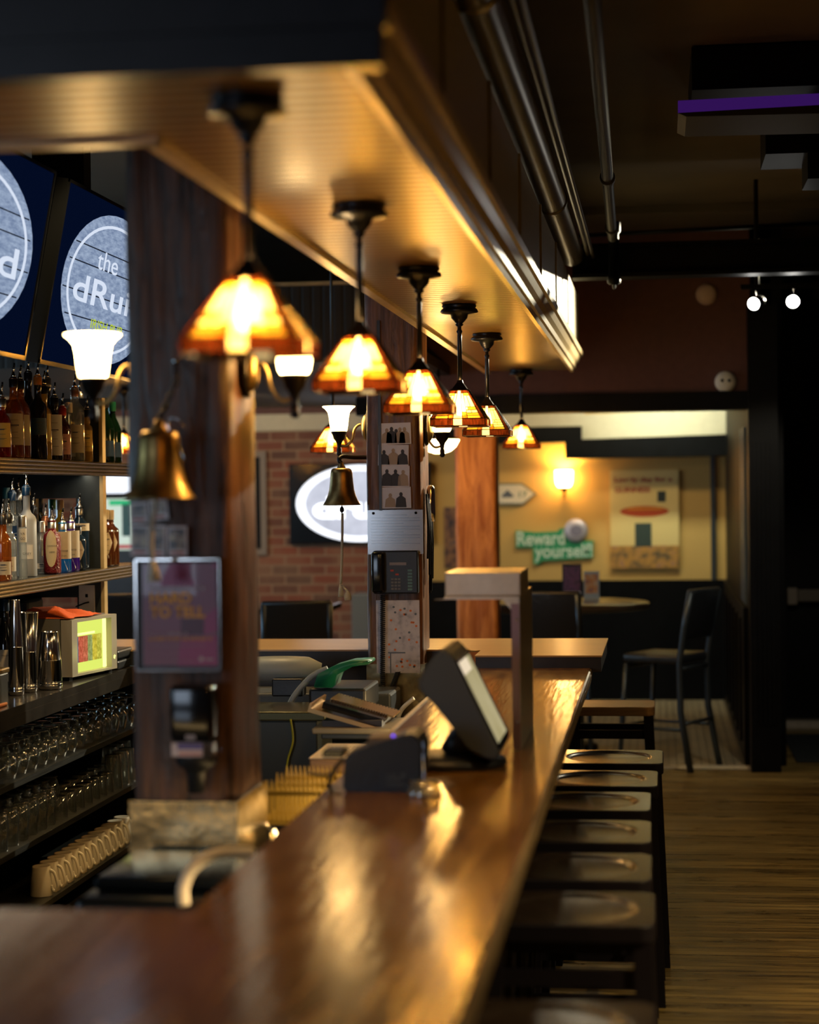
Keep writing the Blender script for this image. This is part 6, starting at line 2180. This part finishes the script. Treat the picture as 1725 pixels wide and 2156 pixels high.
# faucet ring, black bin and white hose near the camera
c = PY(552, 1760, 4.75)
root = thing('bar_faucet', (c.x, c.y, c.z - .05), 'curved chrome faucet spout beside the bar edge', 'faucet')
pts = [c + Vector((.032 * cos(t), 0, .028 * sin(t))) for t in [pi * 1.1 - pi * 1.1 * k / 12 for k in range(13)]]
MB().tube([pts[0] - Vector((0, 0, .05))] + pts, .008, 12).build('spout', M['chrome'], root)
MB().lathe((pts[-1].x, c.y, 0), [(.012, c.z - .2), (.012, c.z), (.009, c.z + .01)], 14).build('riser', M['chrome'], root)
YK = 4.05
a = PY(150, 1850, YK); b_ = PY(410, 1935, YK)
root = thing('rubber_bin', ((a.x + b_.x) / 2, YK + .2, .4), 'black rounded bin inside the bar at the lower left', 'bin')
MB().bbox(a.x, b_.x + .12, YK, YK + .42, .05, PY(300, 1892, YK).z, .03, seg=4).build('bin_body', pbr('bin_black', (.004, .006, .010), .3, spec=.3), root)
MB().bbox(a.x + .03, b_.x + .1, YK + .05, YK + .38, PY(300, 1892, YK).z, PY(300, 1858, YK).z, .02, seg=4).build('bin_lid', pbr('bin_lid_black', (.003, .005, .009), .22, spec=.25), root)
hs = [PY(388, 1905, 3.85), PY(386, 1870, 3.85), PY(402, 1832, 3.86), PY(436, 1806, 3.9), PY(478, 1795, 3.95), PY(530, 1796, 4.0)]
tag(MB().tube(smoothpts(hs, 5), .0125, 12).build('soda_hose', pbr('hose_grey', (.50, .46, .40), .5)), 'pale curved hose arching inside the bar near the camera', 'hose')

# ================================================================== FAR ROOM
# wall screen
a = PY(608, 977, YB - .08); b_ = PY(606, 1146, YB - .08)
root = thing('wall_screen', (a.x + .6, YB - .08, b_.z), 'large black screen with a glowing white oval on the brick wall', 'television')
wS = (a.z - b_.z) * 1.78
MB().bbox(a.x, a.x + wS, YB - .08, YB - .005, b_.z, a.z, .008).build('casing', M['black_gloss'], root)
c = Vector((a.x + wS / 2, YB - .082, (a.z + b_.z) / 2))
disk(c, (1, 0, 0), (0, 0, 1), wS * .45, (a.z - b_.z) * .475).build('logo_oval', emis('far_oval_grey', (.50, .52, .62), 1.0, (.75, .78, .9), 4), root)
disk(c - Vector((0, .002, 0)), (1, 0, 0), (0, 0, 1), wS * .45, (a.z - b_.z) * .475, 56, .86).build('logo_ring', emis('far_ring_white', (.9, .93, 1.0), 1.8), root)
text('lettering', 'druid', c + Vector((-wS * .33, -.004, -(a.z - b_.z) * .17)), (1, 0, 0), (0, 0, 1), (a.z - b_.z) * .26, emis('far_letter_white', (.92, .95, 1.0), 2.2), root, width=wS * .66, bold=.05)
# bright drinks display seen through the shelf gap
YD = 15.2
a = PY(205, 985, YD); b_ = PY(290, 1165, YD)
root = thing('lit_display', ((a.x + b_.x) / 2, YD, 0), 'brightly lit white and green display beyond the shelf gap', 'lit display')
MB().box(a.x, b_.x, YD, YD + .3, 0, a.z).build('cabinet', M['trim_dark'], root)
w_ = b_.x - a.x; h_ = a.z - b_.z
mb = MB().box(a.x + .01, b_.x - .01, YD - .004, YD, b_.z + h_ * .04, a.z - h_ * .03)
mb.build('lit_panel', emis('display_pale', (.62, .78, .60), .9, (.75, .85, .8), 3), root)
MB().box(a.x + .01, b_.x - .01, YD - .006, YD - .004, a.z - h_ * .30, a.z - h_ * .06).build('header_light', emis('display_white', (.85, .9, 1), 1.4), root)
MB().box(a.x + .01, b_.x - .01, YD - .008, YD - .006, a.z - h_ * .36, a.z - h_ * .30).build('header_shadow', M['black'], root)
MB().box(a.x + w_ * .62, a.x + w_ * .85, YD - .008, YD - .006, b_.z + h_ * .2, a.z - h_ * .42).build('dark_bottle_print', pbr('print_teal', (.03, .10, .12), .5), root)
MB().box(a.x + w_ * .05, b_.x - .02, YD - .008, YD - .006, b_.z + h_ * .06, b_.z + h_ * .10).build('red_stripe', emis('display_red', (.6, .05, .08), .7), root)
MB().box(a.x + w_ * .3, b_.x - .02, YD - .008, YD - .0065, a.z - h_ * .44, a.z - h_ * .38).build('green_stripe', emis('display_green', (.05, .6, .25), .8), root)
# wooden frame edge on the brick wall (behind the dark post)
a = PY(547, 950, YB - .04); b_ = PY(562, 1168, YB - .04)
root = thing('wall_frame', (a.x, YB - .04, b_.z), 'grey wooden frame on the brick wall beside the dark post', 'picture frame')
MB().box(a.x - .5, b_.x, YB - .04, YB - .005, b_.z, a.z).build('frame_edge', pbr('frame_grey', (.20, .16, .13), .6), root)
MB().box(a.x - .46, b_.x - .05, YB - .043, YB - .039, b_.z + .05, a.z - .05).build('picture', M['black'], root)

# mustard wall pictures
a = PY(1284, 990, YB - .035); b_ = PY(1431, 1196, YB - .035)
a.z = PY(1360, 990, YB).z; b_.z = PY(1360, 1196, YB).z
root = thing('wall_poster', ((a.x + b_.x) / 2, YB - .035, b_.z), 'cream canvas poster with red lettering and a red oval on the mustard wall', 'poster')
YPp = YB - .035
MB().box(a.x, b_.x, YPp, YB - .003, b_.z, a.z).build('canvas', pbr('poster_cream', (.62, .48, .20), .6), root)
W_, H_ = b_.x - a.x, a.z - b_.z


def GP(u, v, d=.002):
    return Vector((a.x + W_ * u, YPp - d, a.z - H_ * v))


rd = pbr('poster_red', (.30, .035, .03), .6)
text('lettering', 'Lovely day for a', GP(.07, .115), (1, 0, 0), (0, 0, 1), H_ * .045, rd, root, width=W_ * .84, bold=.03)
text('lettering', 'GUINNESS', GP(.07, .225), (1, 0, 0), (0, 0, 1), H_ * .055, rd, root, width=W_ * .52, bold=.03)
# generic abstract artwork: a curved band, a dark block and a patchwork
n = 16
MB().add([GP(.50 + .36 * cos(2 * pi * k / n), .42 + .055 * sin(2 * pi * k / n)) for k in range(n)], [tuple(range(n))]).build('print_oval', pbr('print_crimson', (.42, .06, .015), .5), root)
MB().add([GP(u, v, .0026) for u, v in ((.30, .385), (.72, .385), (.80, .405), (.22, .405))], [(0, 1, 2, 3)]).build('print_band', pbr('print_amber', (.62, .24, .02), .5), root)
MB().add([GP(u, v, .003) for u, v in ((.69, .215), (.81, .215), (.81, .325), (.69, .325))], [(0, 1, 2, 3)]).build('print_block', pbr('print_black', (.02, .03, .03), .5), root)
MB().add([GP(u, v, .003) for u, v in ((.36, .54), (.60, .54), (.60, .78), (.36, .78))], [(0, 1, 2, 3)]).build('print_block', pbr('print_deep_teal', (.03, .05, .045), .5), root)
MB().box(a.x, b_.x, YPp - .0025, YPp - .0005, b_.z, b_.z + H_ * .23).build('print_patchwork', blotch('patchwork', [(.05, .06, .04), (.20, .12, .05), (.42, .22, .05), (.30, .16, .10)], 14), root)

# arrow sign
x0_ = PY(1040, 1040, YB - .03)
root = thing('arrow_sign', (PY(1085, 1060, YB - .03).x, YB - .03, PY(1085, 1062, YB - .03).z), 'white arrow shaped wooden sign pointing right on the mustard wall', 'sign')
outer = prof([(1000, 1063), (1000, 1018), (1100, 1017), (1131, 1040), (1103, 1063)], YB - .03)
inner = prof([(1003, 1059), (1003, 1022), (1098, 1021), (1124, 1040), (1101, 1059)], YB - .03)
MB().prism(outer, 1, YB - .03, YB - .004).build('sign_board', pbr('sign_grey_green', (.16, .17, .13), .6), root)
MB().prism(inner, 1, YB - .034, YB - .03).build('sign_face', pbr('sign_white', (.60, .56, .46), .6), root)
c = PY(1069, 1042, YB - .036)
MB().add([c + Vector((u * .055, 0, v * .055)) for u, v in ((-1, -.2), (-.5, .3), (0, .8), (.5, .3), (1, -.2), (.6, -.4), (-.6, -.4))], [tuple(range(7))]).build('emblem', pbr('sign_slate', (.08, .10, .13), .6), root)
text('lettering', '17', PY(1093, 1047, YB - .036), (1, 0, 0), (0, 0, 1), .05, pbr('sign_green_ink', (.10, .18, .13), .6), root, width=.07, bold=.02)

# Reward yourself sign
YR_ = YB - .03
root = thing('slogan_sign', (PY(1165, 1180, YR_).x, YR_, PY(1165, 1185, YR_).z), 'green slogan sign Reward yourself with a round silver cap', 'sign')
MB().prism(prof([(1086, 1153), (1086, 1117), (1130, 1121), (1175, 1119), (1178, 1113), (1215, 1110), (1216, 1150)], YR_), 1, YR_, YR_ + .026).prism(prof([(1124, 1188), (1122, 1152), (1200, 1148), (1215, 1139), (1250, 1138), (1249, 1174), (1190, 1178), (1140, 1181), (1136, 1188)], YR_), 1, YR_ - .001, YR_ + .026).build('sign_board', pbr('sign_green', (.02, .26, .12), .5), root)
wl_ = pbr('sign_pale_letters', (.48, .62, .52), .5)
text('lettering', 'Reward', PY(1089, 1148, YR_ - .003), (1, 0, .012), (0, 0, 1), PY(0, 1119, YR_).z - PY(0, 1147, YR_).z, wl_, root, width=PY(1190, 1140, YR_).x - PY(1089, 1140, YR_).x, bold=.022)
text('lettering', 'yourself!', PY(1126, 1174, YR_ - .003), (1, 0, .012), (0, 0, 1), PY(0, 1146, YR_).z - PY(0, 1173, YR_).z, wl_, root, width=PY(1248, 1160, YR_).x - PY(1126, 1160, YR_).x, bold=.022)
c = PY(1213, 1117, YR_ - .01)
MB().lathe(c, [(0, .03), (.06, .028), (.085, .02), (.098, .005), (.10, -.006)], 32, M_=Matrix.Rotation(pi / 2, 3, 'X')).build('round_cap', pbr('cap_silver', (.42, .40, .48), .4, metal=.3), root)
disk(c - Vector((-.005, .032, 0)), (1, 0, 0), (0, 0, 1), .05, .045).build('cap_emblem', pbr('cap_grey', (.18, .17, .24), .5), root)
# small dark poster beside the orange post
a = PY(935, 1068, YB - .02); b_ = PY(980, 1195, YB - .02)
root = thing('dark_poster', (a.x, YB - .02, b_.z), 'dark narrow poster between the phone post and the orange post', 'poster')
MB().box(a.x, b_.x, YB - .02, YB - .003, b_.z, a.z).build('print', blotch('dark_poster_print', [(.02, .02, .03), (.06, .03, .03), (.25, .12, .05), (.05, .05, .07)], 12), root)

# round high table
TZ = 1.0
tc_ = Vector((-.70, 12.95, 0)); TR = .64
root = thing('round_table', (tc_.x, tc_.y, 0), 'round dark glossy high table before the mustard wall', 'table')
MB().lathe((tc_.x, tc_.y, 0), [(0, TZ), (TR - .01, TZ), (TR, TZ - .008), (TR, TZ - .035), (TR - .01, TZ - .04), (0, TZ - .04)], 56).build('table_top', M['table_top'], root)
MB().lathe((tc_.x, tc_.y, 0), [(.05, TZ - .04), (.045, .03), (.28, .03), (.28, 0)], 24).build('pedestal', M['black'], root)
for (px0, py0, px1, py1, lb, c1, mats_) in ((1184, 1187, 1225, 1260, 'black menu stand with pink print on the round table', 'k', [(.02, .02, .03), (.20, .05, .12), (.06, .02, .03)]),
                                            (1229, 1203, 1262, 1262, 'colourful menu stand with a white edge on the round table', 'w', [(.08, .10, .22), (.50, .20, .04), (.45, .40, .30)])):
    f = PZ((px0 + px1) / 2, py1, TZ)
    l_ = PY(px0, py0, f.y); r_ = PY(px1, py0, f.y)
    root = thing('menu_stand', (f.x, f.y, TZ), lb, 'menu stand', 'menu stands on the round table')
    MB().box(l_.x, r_.x, f.y, f.y + .012, TZ + .001, l_.z).box(l_.x, r_.x, f.y - .03, f.y + .05, TZ + .001, TZ + .006).build('holder', M['black_plastic'] if c1 == 'k' else M['white_plastic'], root)
    MB().box(l_.x + .010, r_.x - .012, f.y - .002, f.y, TZ + (l_.z - TZ) * .22, l_.z - .02).build('menu_print', blotch('menu_print_' + c1, mats_, 22), root)
    if c1 == 'k':
        MB().box(l_.x + .010, r_.x - .010, f.y - .002, f.y, TZ + .012, TZ + (l_.z - TZ) * .2).build('white_strip', M['white_paper'], root)


def chair(loc, rz, label, seat_h=.68, back_h=1.12, w=.42, d=.40, group='dark high chairs at the tables'):
    """Local +y is the way the sitter faces."""
    root = thing('high_chair', (0, 0, 0), label, 'chair', group)
    hw, hd = w / 2, d / 2
    lm = M['chair_metal']
    for sx in (-1, 1):
        MB().tube([(sx * (hw - .01), -hd - .07, 0), (sx * (hw - .02), -hd, seat_h * .55), (sx * (hw - .02), -hd + .005, seat_h), (sx * (hw - .02), -hd - .03, seat_h + .22), (sx * (hw - .02), -hd - .08, back_h)], .021, 8, smooth=True).build('rear_leg', lm, root)
        MB().tube([(sx * (hw - .01), hd + .03, 0), (sx * (hw - .02), hd - .015, seat_h - .02)], .016, 8).build('front_leg', lm, root)
        MB().tube([(sx * (hw - .015), hd + .01, .26), (sx * (hw - .015), -hd - .035, .26)], .011, 8).build('side_rail', lm, root)
    for (y, z) in ((hd + .012, .26), (-hd - .03, .30), (hd - .015, seat_h - .04), (-hd, seat_h - .04)):
        MB().tube([(-hw + .02, y, z), (hw - .02, y, z)], .012, 8).build('cross_rail', lm, root)
    MB().bbox(-hw, hw, -hd, hd, seat_h - .01, seat_h + .045, .018, seg=3).build('seat', M['leather'], root)
    T_ = Matrix.Translation((0, -hd - .045, seat_h + .30)) @ Matrix.Rotation(radians(12), 4, 'X')
    MB().bbox(-hw + .005, hw - .005, -.02, .02, -.16, .16, .014, T_, 3).build('backrest', M['leather'], root)
    MB().tube([(-hw + .02, -hd - .08, back_h), (hw - .02, -hd - .08, back_h)], .016, 8).build('top_rail', lm, root)
    root.location = loc
    root.rotation_euler = (0, 0, rz)
    return root


c0 = chair((.04, 12.18, 0), radians(62), 'dark high chair at the right of the round table, turned to the wall')
dup(c0, (-.66, 12.0, 0), 'dark leather high chair with its back to the bar, before the round table', rz=radians(-5))
dup(c0, (-1.62, 12.9, 0), 'dark high chair at the left of the round table behind the orange post', rz=radians(-80))
c3 = dup(c0, (-2.15, 11.15, 0), 'black backed high chair left of the phone post, above the far counter', rz=radians(12))
dup(c0, (-2.75, 11.9, 0), 'open backed high chair with a shiny blue seat back beyond the dark post', rz=radians(-160))
dup(c0, (-3.52, 12.0, 0), 'high chair seen in the gap between the back bar and the dark post', rz=radians(20))
# second high table by the brick wall
root = thing('square_table', (-2.75, 12.7, 0), 'dark square high table by the brick wall', 'table')
MB().bbox(-3.3, -2.2, 12.35, 13.1, TZ - .04, TZ, .006).build('table_top', M['table_top'], root)
MB().box(-2.79, -2.71, 12.66, 12.74, .03, TZ - .04).bbox(-3.0, -2.5, 12.5, 12.95, 0, .03, .005).build('pedestal', M['black'], root)
# grey panel corner below the screen
a = PY(752, 1345, YB - .3); b_ = PY(790, 1250, YB - .3)
tag(MB().bbox(PY(744, 1300, 15.6).x, PY(800, 1300, 15.6).x, 15.5, 15.9, 0, PY(760, 1250, 15.6).z, .01).build('grey_cabinet', pbr('cabinet_grey', (.13, .14, .14), .6)), 'grey cabinet against the brick wall under the screen', 'cabinet')
